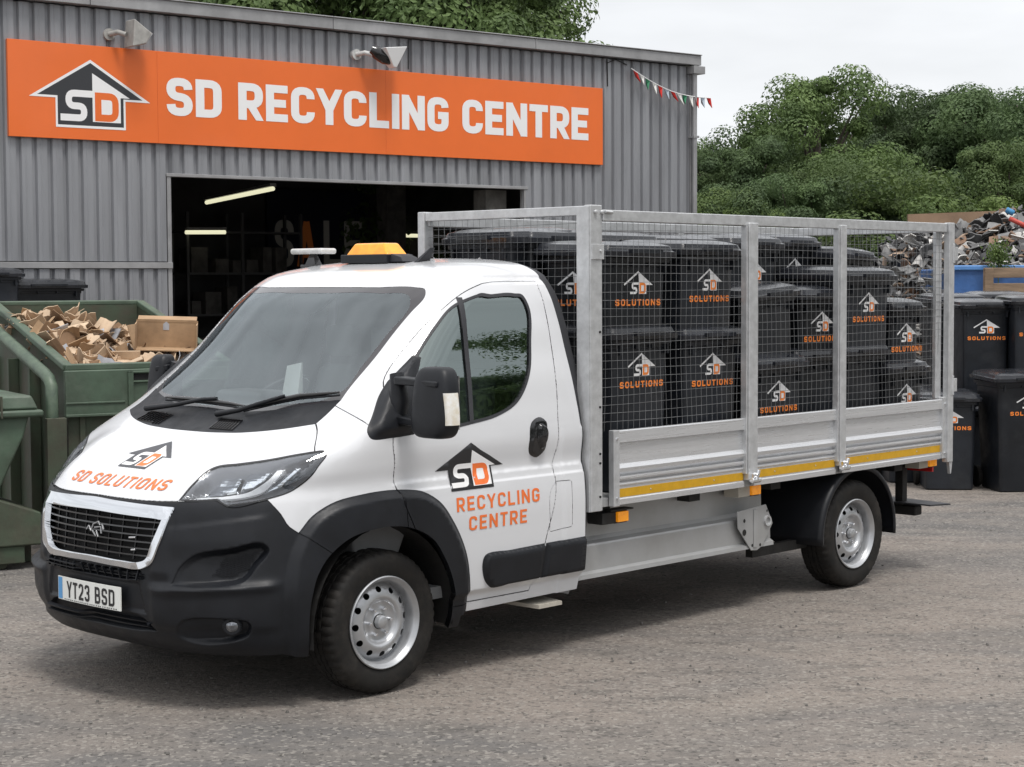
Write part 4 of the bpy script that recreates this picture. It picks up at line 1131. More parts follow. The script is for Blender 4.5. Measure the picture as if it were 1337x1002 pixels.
# ================================================================ wheelie bins
def bin_proto(H,w=.58,d=.60,full=True):
    """returns a function placing a wheelie bin of height H; front faces -y"""
    hw,hd=w/2,d/2; bw,bd=hw*.78,hd*.74
    def ring(z,a,b,r,oy=0):
        out=[]
        for cx,cy,t0 in ((a-r,b-r,0),(-a+r,b-r,90),(-a+r,-b+r,180),(a-r,-b+r,270)):
            for k in range(5):
                t=R(t0+k*22.5); out.append((cx+r*math.cos(t),cy+r*math.sin(t)+oy,z))
        return out
    Hb=H-.09; taper=H/1.06
    def wz(z):
        t=1-(1-z/Hb)*min(1,taper*1.0); return t
    rings=[]
    for z,e in [(0,-.012),(.012,0),(.06,0),(Hb*.5,0),(Hb-.072,0),(Hb-.066,.006),(Hb-.045,.006),(Hb-.045,.024),(Hb-.020,.026),(Hb-.018,.004),(Hb,.004)]:
        t=wz(z); a=bw+(hw-.042-bw)*t+e; b=bd+(hd-.04-bd)*t+e; rings.append(ring(z,a,b,.045,-.02*(1-t)))
    n=20; V=[p for r in rings for p in r]; F=[tuple(range(n-1,-1,-1))]
    for i in range(len(rings)-1):
        for k in range(n): F.append((i*n+k,i*n+(k+1)%n,(i+1)*n+(k+1)%n,(i+1)*n+k))
    F.append(tuple((len(rings)-1)*n+k for k in range(n)))
    mb=MB().add(V,F)
    # comb brackets under the rim
    tz=wz(Hb-.07); fy=-(bd+(hd-.04-bd)*tz)-.02*(1-tz)
    for k in (-.36,.36,-.12,.12): mb.box(k*w-.008,k*w+.008,fy-.024,fy+.01,Hb-.066 if abs(k)<.2 else Hb-.10,Hb-.04)
    bodyo=mb.build('body',M['bin'],None,smooth=True,angle=35)
    # lid: shell with a lip, dome and rear hinge roll
    L=[]
    for z,e,oy in [(-.004,.010,0),(-.006,.026,0),(.024,.028,0),(.030,.012,0),(.056,.002,0),(.072,-.05,0),(.078,-.10,0)]:
        L.append(ring(Hb+z,hw+e-.012,hd+e-.02,.05,oy-.0))
    V=[p for r in L for p in r]; F=[]
    for i in range(len(L)-1):
        for k in range(n): F.append((i*n+k,i*n+(k+1)%n,(i+1)*n+(k+1)%n,(i+1)*n+k))
    F.append(tuple((len(L)-1)*n+k for k in range(n)))
    mb=MB().add(V,F)
    # tilt slightly: front lower
    mb.v=[(x,y,z+(y/d)*.018) for x,y,z in mb.v]
    mb.box(-hw*.45,hw*.45,-hd-.03,-hd+.0,Hb+.005,Hb+.026)
    mb.tube([(-hw*.85,hd+.0,Hb+.03),(hw*.85,hd+.0,Hb+.03)],.022,10)
    lido=mb.build('lid',M['binlid'],None,smooth=True,angle=35)
    parts=[bodyo,lido]
    mb=MB(); mb.tube([(-hw*.8,hd+.03,Hb-.02),(hw*.8,hd+.03,Hb-.02)],.014,8)
    for s in (-1,1): mb.box(s*hw*.6-.015,s*hw*.6+.015,hd-.03,hd+.04,Hb-.03,Hb+.0)
    parts.append(mb.build('handle',M['bin'],None,smooth=True,angle=40))
    if full:
        for s in (-1,1):
            mb=MB(); x=s*(bw+.012); 
            mb.lathe([(.0,-.004),(.03,-.006),(.034,.004),(.070,.004),(.074,-.008),(.094,-.008),(.100,.004),(.100,.035),(.05,.04),(0,.04)],(x,bd-.0,.10),'x',28,sgn=s); 
            parts.append(mb.build('wheel',M['tyre'],None,smooth=True,angle=35))
    return parts,(bw,hw,bd,hd,Hb,wz)
def bin_decal(geo,text=True,both=0):
    bw,hw,bd,hd,Hb,wz=geo; H=Hb+.09
    top=Hb-.15; th=.036; 
    def f(a,b):
        z=b; t=wz(z); return (a,-(bd+(hd-.04-bd)*t)-.02*(1-t)-.0022,z)
    k=.165 if H>1 else .150; zl=H-(.36 if H>1 else .318)
    L=[(n,[[(q[0]*k,zl+.0+q[1]*k) for q in pp] for pp in p]) for n,p in logo_layers(False,False)]
    if text:
        tp,tw=text_polys('SOLUTIONS',th,.85,.24,.30,.2); s=.385/tw
        L.insert(0,('orange',[[((p[0]*s-.1925),zl-.056+p[1]) for p in q] for q in tp]))
    V,T=layered(L); names=list(T); mb=MB(); F=[];mi=[]
    for q,n in enumerate(names): F+=T[n]; mi+=[q]*len(T[n])
    mb.add([f(*p) for p in V],F); mb.m=mi
    return mb.build('house_logo',[M['orange2' if n=='orange' else n] for n in names],None,fix=False)
protos={}
def get_proto(H,w=.58,d=.60,full=True):
    key=(round(H,2),w,d,full)
    if key not in protos:
        parts,geo=bin_proto(H,w,d,full); protos[key]=[parts,None,geo]
    return protos[key]
def place_bin(x,y,z,rz,H,label,w=.58,d=.60,full=True,logo=True,group='black wheelie bins',tilt=(0,0)):
    pr=get_proto(H,w,d,full)
    e=empty('wheelie_bin',(x,y,z),rz,label,'bin',group); e.rotation_euler=(tilt[0],tilt[1],rz)
    if logo and pr[1] is None: pr[1]=bin_decal(pr[2])
    src=pr[0]+([pr[1]] if logo else [])
    for p in src:
        if p.parent is not None:
            o=p.copy(); COL.objects.link(o)
        else: o=p
        o.parent=e
    return e
G1='bins loaded in the cage'
dk=deckz+.002
fr=-.985   # front face of the front row
def cb(xc,front,z,H,label,rz=0,w=.58,d=.58,logo=True,full=False,tilt=(0,0)):
    # front = y of the front lip
    return place_bin(xc,front+d/2+.02,z,rz,H,label,w,d,full,logo,G1,tilt)
cb(2.95,fr,dk,.95,'bottom front bin just behind the tall corner post, first bay of the cage',rz=R(1),full=True)
cb(3.61,fr,dk,.93,'bottom bin beside the first inner post, right-hand one of the first bay',rz=R(-1),full=True)
cb(2.93,fr,dk+.955-.17,.62,'upper bin stacked above the corner-post bin, logo high in the first bay',rz=R(-1))
cb(3.57,fr,dk+.94-.15,.63,'upper bin stacked at the right of the first bay, by the first inner post',rz=R(1))
cb(4.27,fr,dk,.74,'lower bin at the left of the middle bay, logo on its front',rz=R(0),w=.56,full=True)
cb(4.90,-.86,dk,.76,'plain fronted bin low in the middle bay, half behind the second inner post',rz=R(-3),logo=False,w=.54)
cb(4.33,-.90,dk+.745-.15,.57,'bin with a slanted lid and plain front in the middle of the cage',rz=R(4),logo=False,w=.56,tilt=(0,R(-4)))
cb(4.93,-.86,dk+.77-.20,.58,'bin with its logo just left of the second inner post, middle row of the cage',rz=R(-2),w=.52)
cb(4.72,-.48,dk+.91,.57,'back row bin showing its logo at the top left of the middle bay',rz=R(-2),w=.56)
cb(5.33,-.36,dk+.90,.60,'back row bin with its logo top of the middle bay by the second post',rz=R(2),w=.54)
cb(5.32,-.95,dk+.80-.14,.61,'large logo bin stacked at the left of the last bay',rz=R(1),w=.62)
cb(5.30,-.93,dk,.78,'plain fronted bin low at the left of the last bay',rz=R(0),logo=False,w=.56)
cb(5.74,fr,dk,.655,'low bin at the tail corner with its logo just above the dropside',w=.50,d=.56,full=True)
cb(5.80,-.94,dk+.50,.56,'narrow bin against the rear post, middle row at the tail of the cage',w=.40,d=.34)
cb(5.75,-.56,dk+.83,.58,'topmost bin in the last bay, lid tipped, no logo showing',rz=R(3),logo=False,w=.46,tilt=(0,R(3)),d=.50)
# second row fill
for i,(x,h,zz) in enumerate([(2.92,.50,dk+.99),(3.50,.50,dk+.98),(4.12,.48,dk+.99)]):
    cb(x,-.42,zz,h+.0,['back row bin behind the corner post, only its lid edge showing','back row bin behind the first bay, second lid along','back row bin over the first inner post, lid showing at the rail'][i],w=.58,d=.56,rz=R(rnd.uniform(-2,2)),logo=False)
for i,(x,h) in enumerate([(2.92,.98),(3.52,.98),(4.13,.98),(4.72,.86)]):
    cb(x,-.42,dk,h,['lowest back row bin nearest the cab','lowest back row bin, second from the cab','lowest back row bin, third from the cab','lowest back row bin, fourth from the cab'][i],w=.58,d=.56,logo=False)
# two bins turned to face the cab
def fb(y,label,z=dk+.87,H=.62): place_bin(2.78,y,z,R(-90),H,label,.56,.58,False,True,G1)

e=fb(-.08,'bin turned to face the cab, behind the far half of the cab roof')
cnr=[o for o in bpy.data.objects if o.type=='EMPTY' and str(o.get('label','')).startswith('upper bin stacked above the corner')][0]
dc=[c for c in cnr.children if c.name.startswith('house_logo')][0].copy(); COL.objects.link(dc); dc.parent=cnr; dc.rotation_euler=(0,0,R(-90)); dc.location=(-.012,0,0)
# ================================================================ environment
# ---- ground
def ground_mat():
    m=bpy.data.materials.new('yard_gravel'); m.use_nodes=True; nt=m.node_tree; N=nt.nodes; L=nt.links; b=N['Principled BSDF']
    tc=N.new('ShaderNodeTexCoord')
    def noise(sc,det=6,ro=.6,dist=0,vec=None):
        n=N.new('ShaderNodeTexNoise'); n.inputs['Scale'].default_value=sc; n.inputs['Detail'].default_value=det; n.inputs['Roughness'].default_value=ro; n.inputs['Distortion'].default_value=dist
        L.new(vec or tc.outputs['Object'],n.inputs['Vector']); return n.outputs['Fac']
    def mr(x,a,b_,c=0,d=1):
        r=N.new('ShaderNodeMapRange'); r.inputs[1].default_value=a; r.inputs[2].default_value=b_; r.inputs[3].default_value=c; r.inputs[4].default_value=d; L.new(x,r.inputs[0]); return r.outputs[0]
    def mix(f,a,c,bt='MIX'):
        x=N.new('ShaderNodeMix'); x.data_type='RGBA'; x.blend_type=bt
        for k,val in ((6,a),(7,c)):
            if isinstance(val,tuple): x.inputs[k].default_value=(*val,1)
            else: L.new(val,x.inputs[k])
        if isinstance(f,float): x.inputs[0].default_value=f
        else: L.new(f,x.inputs[0])
        return x.outputs[2]
    mr0=N.new('ShaderNodeMapping'); mr0.inputs['Rotation'].default_value=(0,0,R(46)); L.new(tc.outputs['Object'],mr0.inputs['Vector']); mp=N.new('ShaderNodeMapping'); mp.inputs['Scale'].default_value=(.42,1.0,1); L.new(mr0.outputs[0],mp.inputs['Vector'])
    base=mix(mr(noise(.55,8,.6,.8,mp.outputs[0]),.40,.60),(.235,.202,.176),(.122,.116,.112))
    base=mix(mr(noise(2.3,8,.65,.3,mp.outputs[0]),.42,.70,0,.6),base,(.245,.215,.185))
    base=mix(mr(noise(5.5,8,.7,.5,mp.outputs[0]),.52,.68,0,.7),base,(.075,.070,.065))
    fine=noise(95,3,.7); base=mix(mr(fine,.42,.66,.0,.5),base,(.075,.070,.065))
    vor=N.new('ShaderNodeTexVoronoi'); vor.inputs['Scale'].default_value=58; L.new(tc.outputs['Object'],vor.inputs['Vector'])
    st=N.new('ShaderNodeSeparateColor'); L.new(vor.outputs['Color'],st.inputs[0])
    base=mix(mr(st.outputs[0],.80,.9,0,.55),base,(.30,.28,.25))
    base=mix(mr(st.outputs[1],.84,.92,0,.55),base,(.04,.037,.035))
    L.new(base,b.inputs['Base Color'])
    L.new(mr(noise(1.1,6,.6,0,mp.outputs[0]),.35,.65,.74,.95),b.inputs['Roughness'])
    bp=N.new('ShaderNodeBump'); bp.inputs['Distance'].default_value=.006; bp.inputs['Strength'].default_value=1
    ad=N.new('ShaderNodeMath'); ad.operation='ADD'; L.new(fine,ad.inputs[0]); L.new(noise(24,5,.7),ad.inputs[1]); L.new(ad.outputs[0],bp.inputs['Height'])
    L.new(bp.outputs[0],b.inputs['Normal'])
    return m
gm=ground_mat()
mb=MB(); xs=[-120]+[-10+i*.4 for i in range(76)]+[260]; ys=[-120]+[-10+i*.4 for i in range(66)]+[260]
V=[];F=[]
from mathutils import noise as mn
for x in xs:
    for y in ys:
        near=abs(x)<30 and abs(y)<30
        z=(.010*mn.noise((x*.5,y*.5,0))) if near else 0
        # keep level under the truck's wheels
        V.append((x,y,z*.8-.004))
ny=len(ys)
for i in range(len(xs)-1):
    for j in range(ny-1): F.append((i*ny+j,(i+1)*ny+j,(i+1)*ny+j+1,i*ny+j+1))
g=MB().add(V,F).build('ground',gm,smooth=True); tag(g,kind='structure')
# loose stones
mb=MB()
for i in range(4200):
    t=rnd.random(); 
    d=2.2+rnd.random()**1.6*15; a=R(46.4)+(rnd.random()-.5)*.62
    x=-4.79+d*math.sin(a); y=-7.31+d*math.cos(a); s=.003+.008*rnd.random()**5
    P=[]
    for k in range(5):
        q=2*math.pi*k/5+rnd.random(); P.append((x+s*math.cos(q)*(.7+rnd.random()*.6),y+s*math.sin(q)*(.7+rnd.random()*.6),-.003))
    P+= [(p[0]*.6+x*.4,p[1]*.6+y*.4,-.002+s*.8) for p in P]
    mb.add(P,[(0,1,6,5),(1,2,7,6),(2,3,8,7),(3,4,9,8),(4,0,5,9),(5,6,7,8,9)])
g=mb.build('loose_stones',mat('stone_grey',(.17,.16,.148),.85,var=.6,vs=3),fix=False); tag(g,'small loose stones and grit scattered over the yard','gravel',kind='stuff')

# ---- building: local frame s along wall, z up, depth t behind the wall
WD_=Vector((.99054,-.13726,0)); WN=Vector((.13726,.99054,0)); P0=Vector((9.083,8.616,0))
bang=math.atan2(WD_.y,WD_.x)
M['clad']=mat('wall_sheet',(.275,.282,.30),.42,.15,var=.24,vs=1.1,rvar=.08,stretch=(3,3,.35),bump=.0006,bs=30)
M['flash']=mat('flashing',(.34,.34,.345),.45,.3,var=.22,vs=3,bump=.0005,bs=20)
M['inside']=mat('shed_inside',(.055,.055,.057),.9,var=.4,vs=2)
shed=empty('recycling_shed',tuple(P0),bang,'grey ribbed steel recycling shed with a wide open doorway','building')
S0,S1=-6.2,5.56; DZ=3.13; D0_,D1_=-2.25,2.67; ZE=4.93
pitch=.1695
def rib_y(s):
    # trapezoid ribs
    q=((s-S0)/pitch)%1
    return q
def wall_sheet(s0,s1,z0,z1,name='wall'):
    mb=MB(); V=[];F=[]; pts=[]
    k0=math.floor((s0-S0)/pitch)-1; k=k0
    prof=[(0,0),(.20,0),(.28,-.036),(.50,-.036),(.52,-.040),(.55,-.040),(.57,-.036),(.92,-.036)]
    while True:
        base=S0+k*pitch
        if base>s1: break
        for q,d in prof:
            s=base+q*pitch
            if s0<=s<=s1: pts.append((s,d))
        k+=1
    pts=[(s0,0)]+[p for p in pts if s0<p[0]<s1]+[(s1,0)]
    for s,d in pts: V+=[(s,d,z0),(s,d,z1)]
    for i in range(len(pts)-1): F.append((2*i,2*i+2,2*i+3,2*i+1))
    return MB().add(V,F).build(name,M['clad'],shed,fix=False)
wall_sheet(S0,D0_,2.21,4.86); wall_sheet(S0,D0_,0,2.13); wall_sheet(D0_+.0,D1_,DZ+.02,4.86); wall_sheet(D1_,S1,0,4.86)
mb=MB(); mb.box(S0,D0_-.003,-.055,.0,2.135,2.20); mb.box(D0_-.05,D0_-.001,-.035,.05,0,DZ+.0); mb.box(D1_+.002,D1_+.05,-.035,.05,0,DZ); mb.box(D0_-.06,D1_+.06,-.045,.05,DZ-.0,DZ+.035)
mb.build('trim_rail',M['flash'],shed,bevel=.004)
mb=MB(); 
for a in range(int((S1+.12-S0)/3)+1):
    s0=S0+a*3; s1=min(s0+2.994,S1+.12); mb.box(s0,s1,-.13,.12,4.875,5.005); mb.box(s0,s1,-.15,.12,5.005,5.02) 
mb.build('eaves_gutter',M['flash'],shed,bevel=.01)
mb=MB(); mb.box(S1-.01,S1+.075,-.05,.05,0,4.86); mb.build('corner_flashing',M['flash'],shed,bevel=.004)
mb=MB(); mb.tube([(S1+.02,-.10,4.87),(S1+.02,-.10,.2)],.035,12); mb.box(S1-.05,S1+.16,-.16,.0,4.76,4.86)
for z in (3.9,2.2,1.0): mb.box(S1-.03,S1+.07,-.14,-.03,z,z+.03)
mb.build('downpipe',M['flash'],shed,smooth=True,angle=40)
# side wall, roof, inner room
mb=MB(); mb.box(S1-.02,S1,.05,14,0,4.87); mb.box(S0,S0+.02,.05,14,0,4.87); mb.box(S0,S1,13.98,14,0,4.87); mb.build('side_wall',M['clad'],shed)
mb=MB(); mb.hexa([(S0,.1,4.90),(S1+.1,.1,4.90),(S1+.1,7,5.9),(S0,7,5.9),(S0,.1,4.95),(S1+.1,.1,4.95),(S1+.1,7,5.95),(S0,7,5.95)]); mb.hexa([(S0,7,5.9),(S1+.1,7,5.9),(S1+.1,14,4.9),(S0,14,4.9),(S0,7,5.95),(S1+.1,7,5.95),(S1+.1,14,4.95),(S0,14,4.95)]); mb.build('roof',M['clad'],shed)
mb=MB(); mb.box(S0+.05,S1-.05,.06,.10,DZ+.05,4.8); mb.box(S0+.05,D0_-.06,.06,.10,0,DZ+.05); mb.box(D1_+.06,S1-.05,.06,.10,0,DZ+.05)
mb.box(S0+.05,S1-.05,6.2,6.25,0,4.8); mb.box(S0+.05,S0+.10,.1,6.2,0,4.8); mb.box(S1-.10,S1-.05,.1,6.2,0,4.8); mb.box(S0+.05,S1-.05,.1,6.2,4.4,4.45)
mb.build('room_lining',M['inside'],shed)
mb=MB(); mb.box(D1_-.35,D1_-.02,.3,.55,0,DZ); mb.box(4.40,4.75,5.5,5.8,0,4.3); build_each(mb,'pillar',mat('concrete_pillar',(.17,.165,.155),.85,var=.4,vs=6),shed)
for z in (3.9,):
    mb=MB()
    for t in (1.5,3.2,4.9): mb.box(S0+.2,S1-.2,t,t+.12,4.1,4.35)
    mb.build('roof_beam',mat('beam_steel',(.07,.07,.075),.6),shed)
# inner partition panels, painted letters with a faint glow added to their colour
mb=MB(); mb.box(2.6,4.38,6.10,6.16,.5,3.4); mb.build('inner_banner',mat('banner_navy',(.012,.016,.03),.6),shed)
for i,(ch,s,c) in enumerate([('S',2.72,(.19,.18,.16)),('A',3.12,(.40,.12,.03)),('L',3.60,(.19,.18,.16)),('E',3.98,(.19,.18,.16))]):
    pp=[p for p in glyph(ch,.55,.17,.16)]; v2,f2=tri_of([[(a*.62+s,b*.72+2.22) for a,b in p] for p in pp])
    o=MB().add([(a,6.09,b) for a,b in v2],[ccw(v2,t) for t in f2]).build('banner_letter',mat('banner_ink_glow',c,.6,emit=(c,.05)) ,shed,fix=False)
# shelves with boxes at the left inside
sh=empty('storage_rack',(0,0,0)); sh.location=tuple(P0+WD_*(1.75)+WN*5.4); sh.rotation_euler=(0,0,bang); tag(sh,'dim storage racking with small boxes inside the shed doorway','shelving')
mb=MB()
for z in (.3,.9,1.5,2.1,2.7): mb.box(-.9,1.0,0,.5,z,z+.03)
for s in (-.9,.0,1.0): mb.box(s,s+.04,0,.04,0,3.0); mb.box(s,s+.04,.46,.5,0,3.0)
mb.build('frame',mat('rack_steel',(.09,.09,.095),.5),sh)
for z in (.33,.93,1.53,2.13):
    s=-.82
    mb=MB()
    while s<.85:
        w=.12+rnd.random()*.16; mb.box(s,s+w,.02,.4,z,z+.12+rnd.random()*.28); s+=w+.03+rnd.random()*.12
    mb.build('boxes',mat('rack_boxes',(.10,.095,.09),.8,var=.7,vs=3),sh)
# tube lights
M['tube']=mat('tube_light',(.9,.9,.85),.4,emit=((1.0,.97,.66),.8))
def tube(a,b,label):
    A=Vector(a);B=Vector(b); e=empty('tube_light',tuple((A+B)/2),0,label,'light','strip lights inside the shed')
    c=(A+B)/2
    MB().tube([A-c,B-c],.028,8).build('tube',M['tube'],e)
    MB().bar(A-c+Vector((0,0,.05)),B-c+Vector((0,0,.05)),.09,.04).build('fitting',M['flash'],e)
def wp(s,t,z): return tuple(P0+WD_*s+WN*t+Vector((0,0,z)))
tube(wp(.68,4.5,3.09),wp(.55,2.5,3.19),'slanting strip light nearest the top of the doorway')
tube(wp(.78,5.3,2.70),wp(1.42,5.3,2.71),'short strip light low at the left of the doorway')
tube(wp(4.85,5.9,2.72),wp(5.45,5.9,2.72),'short strip light at the right behind the beacon')
# sign
M['sign']=mat('sign_orange',(.80,.16,.030),.38,var=.07,vs=.8,coat=.2,bump=.0003,bs=6)
M['signw']=mat('sign_white',(.82,.82,.82),.4); M['signk']=mat('sign_charcoal',(.035,.037,.042),.4)
sign=empty('shop_sign',wp(-4.10,-.06,3.48),bang,'long orange sign with white lettering and a house logo above the doorway','sign')
SW=8.05; SH=.985
mb=MB()
for a,b in ((0,1.68),(1.68,4.65),(4.65,SW)): mb.box(a+.0008,b-.0008,-.02,.02,0,SH)
mb.build('sign_board',M['sign'],sign,bevel=.002)
mb=MB()
for s in (.1,2,4,6,7.9): mb.box(s,s+.04,.02,.06,.1,.9)
mb.build('sign_bracket',M['flash'],sign)
Y=-.0225
V,T=layered([(n,[[(q[0]*.745+.905,q[1]*.745+.145) for q in p] for p in ps]) for n,ps in logo_layers(True)])
names=list(T); mb=MB(); F=[];mi=[]
for q,n in enumerate(names): F+=T[n]; mi+=[q]*len(T[n])
mb.add([(a,Y,b) for a,b in V],F); mb.m=mi; mb.build('house_logo',[{'orange':M['sign'],'vwhite':M['signw'],'dark':M['signk']}[n] for n in names],sign,fix=False)
def sg_text(s,h,w,t,gap,sp,r,W):
    tp,tw=text_polys(s,h,w,t,gap,r,space=sp); k=W/tw
    return [[(p[0]*k,p[1]) for p in q] for q in tp]
v2,f2=tri_of(sg_text('SD RECYCLING CENTRE',.41,.63,.212,.075,.34,.2,6.02))
MB().add([(a+1.785,Y,b+.305) for a,b in v2],[ccw(v2,t) for t in f2]).build('lettering',M['signw'],sign,fix=False)
# floodlights
M['lampgrey']=mat('lamp_grey',(.36,.35,.33),.45,var=.25,vs=9,bump=.0006,bs=40)
def flood(s,z,label,white):
    e=empty('floodlight',wp(s,-.02,z),bang,label,'floodlight','floodlights above the sign')
    mb=MB(); mb.tube([(0,.02,0),(0,-.06,0)],.085,16); mb.tube([(0,-.06,0),(.06,-.2,.02),(.14,-.30,-.02)],.038,10); mb.build('bracket',M['lampgrey'] if not white else M['clear'],e,smooth=True,angle=40)
    c=Vector((.28,-.36,-.03)); e.scale=(.74,.74,.74)
    if not white:
        P=[(.20,-.42,-.20),(.42,-.44,-.20),(.30,-.14,-.16),(.16,-.14,-.16),(.18,-.46,.18),(.26,-.46,.20),(.30,-.10,.16),(.17,-.12,.16)]
        P=[(.17,-.15,-.20),(.17,-.45,-.20),(.40,-.42,-.14),(.40,-.16,-.14),(.20,-.15,.20),(.20,-.45,.20),(.50,-.40,.02),(.50,-.18,.02)]
        MB().hexa(P).build('lamp_head',M['lampgrey'],e,bevel=.02,bseg=2)
        MB().hexa([(p[0]+.01,p[1]*.9-.02,p[2]*.85) if 0 else (p[0]+.012 if p[0]>.3 else p[0]+.02,-.30+(p[1]+.30)*.85,p[2]*.82) for p in P]).build('lamp_glass',M['clear'],e)
    else:
        mb=MB(); mb.tube([(.12,-.28,.07),(.20,-.32,.02),(.34,-.36,-.07),(.42,-.38,-.12)],[.07,.11,.10,.05],12); mb.build('lamp_head',M['gloss_black'],e,smooth=True,angle=50)
        P=[(.26,-.20,.10),(.26,-.52,.10),(.62,-.48,.14),(.62,-.24,.14),(.44,-.30,-.16),(.44,-.42,-.16),(.48,-.42,-.18),(.48,-.30,-.18)]
        P=[(.44,-.28,-.20),(.44,-.44,-.20),(.50,-.44,-.20),(.50,-.28,-.20),(.22,-.20,.08),(.22,-.54,.08),(.66,-.50,.13),(.66,-.22,.13)]
        MB().hexa(P).build('lamp_shade',M['signw'],e,bevel=.01)
flood(-2.96,4.60,'grey box floodlight above the left half of the sign',False)
flood(.16,4.62,'black and white floodlight above the middle of the sign',True)
# bunting
bt=empty('bunting',wp(4.42,-.05,4.72),bang,'string of small red, white and green flags below the eaves corner','bunting')
def cat(t): return (1.42*t,-.06-.02*t,-.30*t-.10*math.sin(math.pi*t)+.03)
mb=MB(); mb.tube([cat(i/16) for i in range(17)],.006,6); mb.build('string',M['signw'],bt)
BC=[(.55,.05,.04),(.7,.7,.68),(.05,.22,.12),(.7,.7,.68),(.60,.05,.04),(.45,.5,.55)]
for i in range(13):
    t=.02+i*.078; a=cat(t); b=cat(t+.055); c=cat(t+.02)
    tw=rnd.uniform(-.06,.06); h=.13+.04*rnd.random()
    V=[a,b,(c[0]+tw,c[1]-.05-rnd.random()*.04,c[2]-h),(c[0]+tw*.5+.02,c[1]+.02,c[2]-h*.5)]
    MB().add(V+[(x,y+.004,z) for x,y,z in V],[(0,3,1),(0,2,3),(1,3,2),(4,5,7),(4,7,6),(5,6,7)]).build('flag',mat('flag_cloth',BC[i%6],.8),bt,fix=False)
# cables on the wall
mb=MB(); mb.tube([(4.05,-.05,4.85),(4.06,-.05,4.5)],.008,6); mb.tube([(4.05,-.05,4.80),(4.2,-.05,4.86),(4.4,-.05,4.80)],.006,6); mb.tube([(.9+.0,-.05,4.85),(.9,-.05,4.5)],.006,6); build_each(mb,'cable',M['dark'],shed)

# ---- trees
def leaf_mat(name,c1,c2,seed):
    m=bpy.data.materials.new(name); m.use_nodes=True; nt=m.node_tree; N=nt.nodes; L=nt.links; b=N['Principled BSDF']
    tc=N.new('ShaderNodeTexCoord'); n=N.new('ShaderNodeTexNoise'); n.inputs['Scale'].default_value=.75; n.inputs['Detail'].default_value=6; L.new(tc.outputs['Object'],n.inputs['Vector'])
    oi=N.new('ShaderNodeObjectInfo'); 
    r=N.new('ShaderNodeMapRange'); r.inputs[1].default_value=.36; r.inputs[2].default_value=.64; L.new(n.outputs['Fac'],r.inputs[0])
    mx=N.new('ShaderNodeMix'); mx.data_type='RGBA'; mx.inputs[6].default_value=(*c1,1); mx.inputs[7].default_value=(*c2,1); L.new(r.outputs[0],mx.inputs[0])
    hs=N.new('ShaderNodeHueSaturation'); q=N.new('ShaderNodeMapRange'); q.inputs[3].default_value=.75; q.inputs[4].default_value=1.3; L.new(oi.outputs['Random'],q.inputs[0]); L.new(q.outputs[0],hs.inputs['Value']); L.new(mx.outputs[2],hs.inputs['Color'])
    L.new(hs.outputs[0],b.inputs['Base Color']); b.inputs['Roughness'].default_value=.6; b.inputs['Specular IOR Level'].default_value=.3
    tr=N.new('ShaderNodeBsdfTranslucent'); L.new(hs.outputs[0],tr.inputs[0]); ms=N.new('ShaderNodeMixShader'); ms.inputs[0].default_value=.28
    o=N['Material Output']; L.new(b.outputs[0],ms.inputs[1]); L.new(tr.outputs[0],ms.inputs[2]); L.new(ms.outputs[0],o.inputs[0])
    return m
LM=[leaf_mat('foliage_mid',(.115,.170,.055),(.060,.096,.032),0),leaf_mat('foliage_dark',(.090,.138,.052),(.054,.088,.036),1),leaf_mat('foliage_light',(.135,.192,.055),(.078,.122,.038),2)]
M['bark']=mat('bark',(.09,.075,.06),.9,var=.4,vs=5,bump=.02,bs=12)
def tree_proto(seed,H,Rr,nclump,nleaf,ls,lm):
    r=random.Random(seed); mb=MB(); tr=MB(); clumps=[]
    tr.tube([(0,0,0),(.1,.05,H*.25),(.0,.1,H*.5),(.05,0,H*.8)],[H*.035,H*.028,H*.02,H*.008],8)
    for i in range(nclump):
        z=H*(.16+.80*r.random()**.85); q=(z/H-.16)/.84
        rad=Rr*(.35+.85*math.sin(math.pi*min(1,.22+q*.74)))*(r.random()**.45)
        a=r.random()*6.283; c=Vector((rad*math.cos(a),rad*math.sin(a),z)); clumps.append((c,(.45+.75*r.random())*Rr*.31))
        if i%3==0:
            s=Vector((0,0,z*.6)); tr.tube([s,(s+c)/2+Vector((0,0,.2)),c],[H*.009,H*.006,H*.002],5)
    for c,cr in clumps:
        for k in range(nleaf):
            d=Vector((r.gauss(0,1),r.gauss(0,1),r.gauss(0,1))).normalized()*cr*(r.random()**.22); d.z*=.72
            p=c+d; n=(d.normalized()*1.1+Vector((r.uniform(-.6,.6),r.uniform(-.6,.6),r.uniform(-.3,.9)))).normalized()
            u=n.orthogonal().normalized(); u=Matrix.Rotation(r.random()*6.28,3,n)@u; w=n.cross(u); s=ls*(.6+.8*r.random())
            o=len(mb.v); mb.v+= [tuple(p-u*s),tuple(p+w*s*.55+n*s*.15),tuple(p+u*s),tuple(p-w*s*.55+n*s*.15)]; mb.f.append((o,o+1,o+2,o+3)); mb.m.append(0)
    co=mb.build('crown',lm,None,fix=False); to=tr.build('trunk',M['bark'],None,smooth=True)
    return [co,to]
TP=[]
for i,(H,Rr,nc,nl,ls) in enumerate([(10,3.3,84,760,.072),(9,3.4,72,860,.072),(11,3.1,92,700,.072),(6,2.6,46,720,.065),(9,4.0,90,860,.068)]):
    TP.append((tree_proto(11+i,H,Rr,nc,nl,ls,LM[[0,1,0,2,0][i]]),H))
usedt=set()
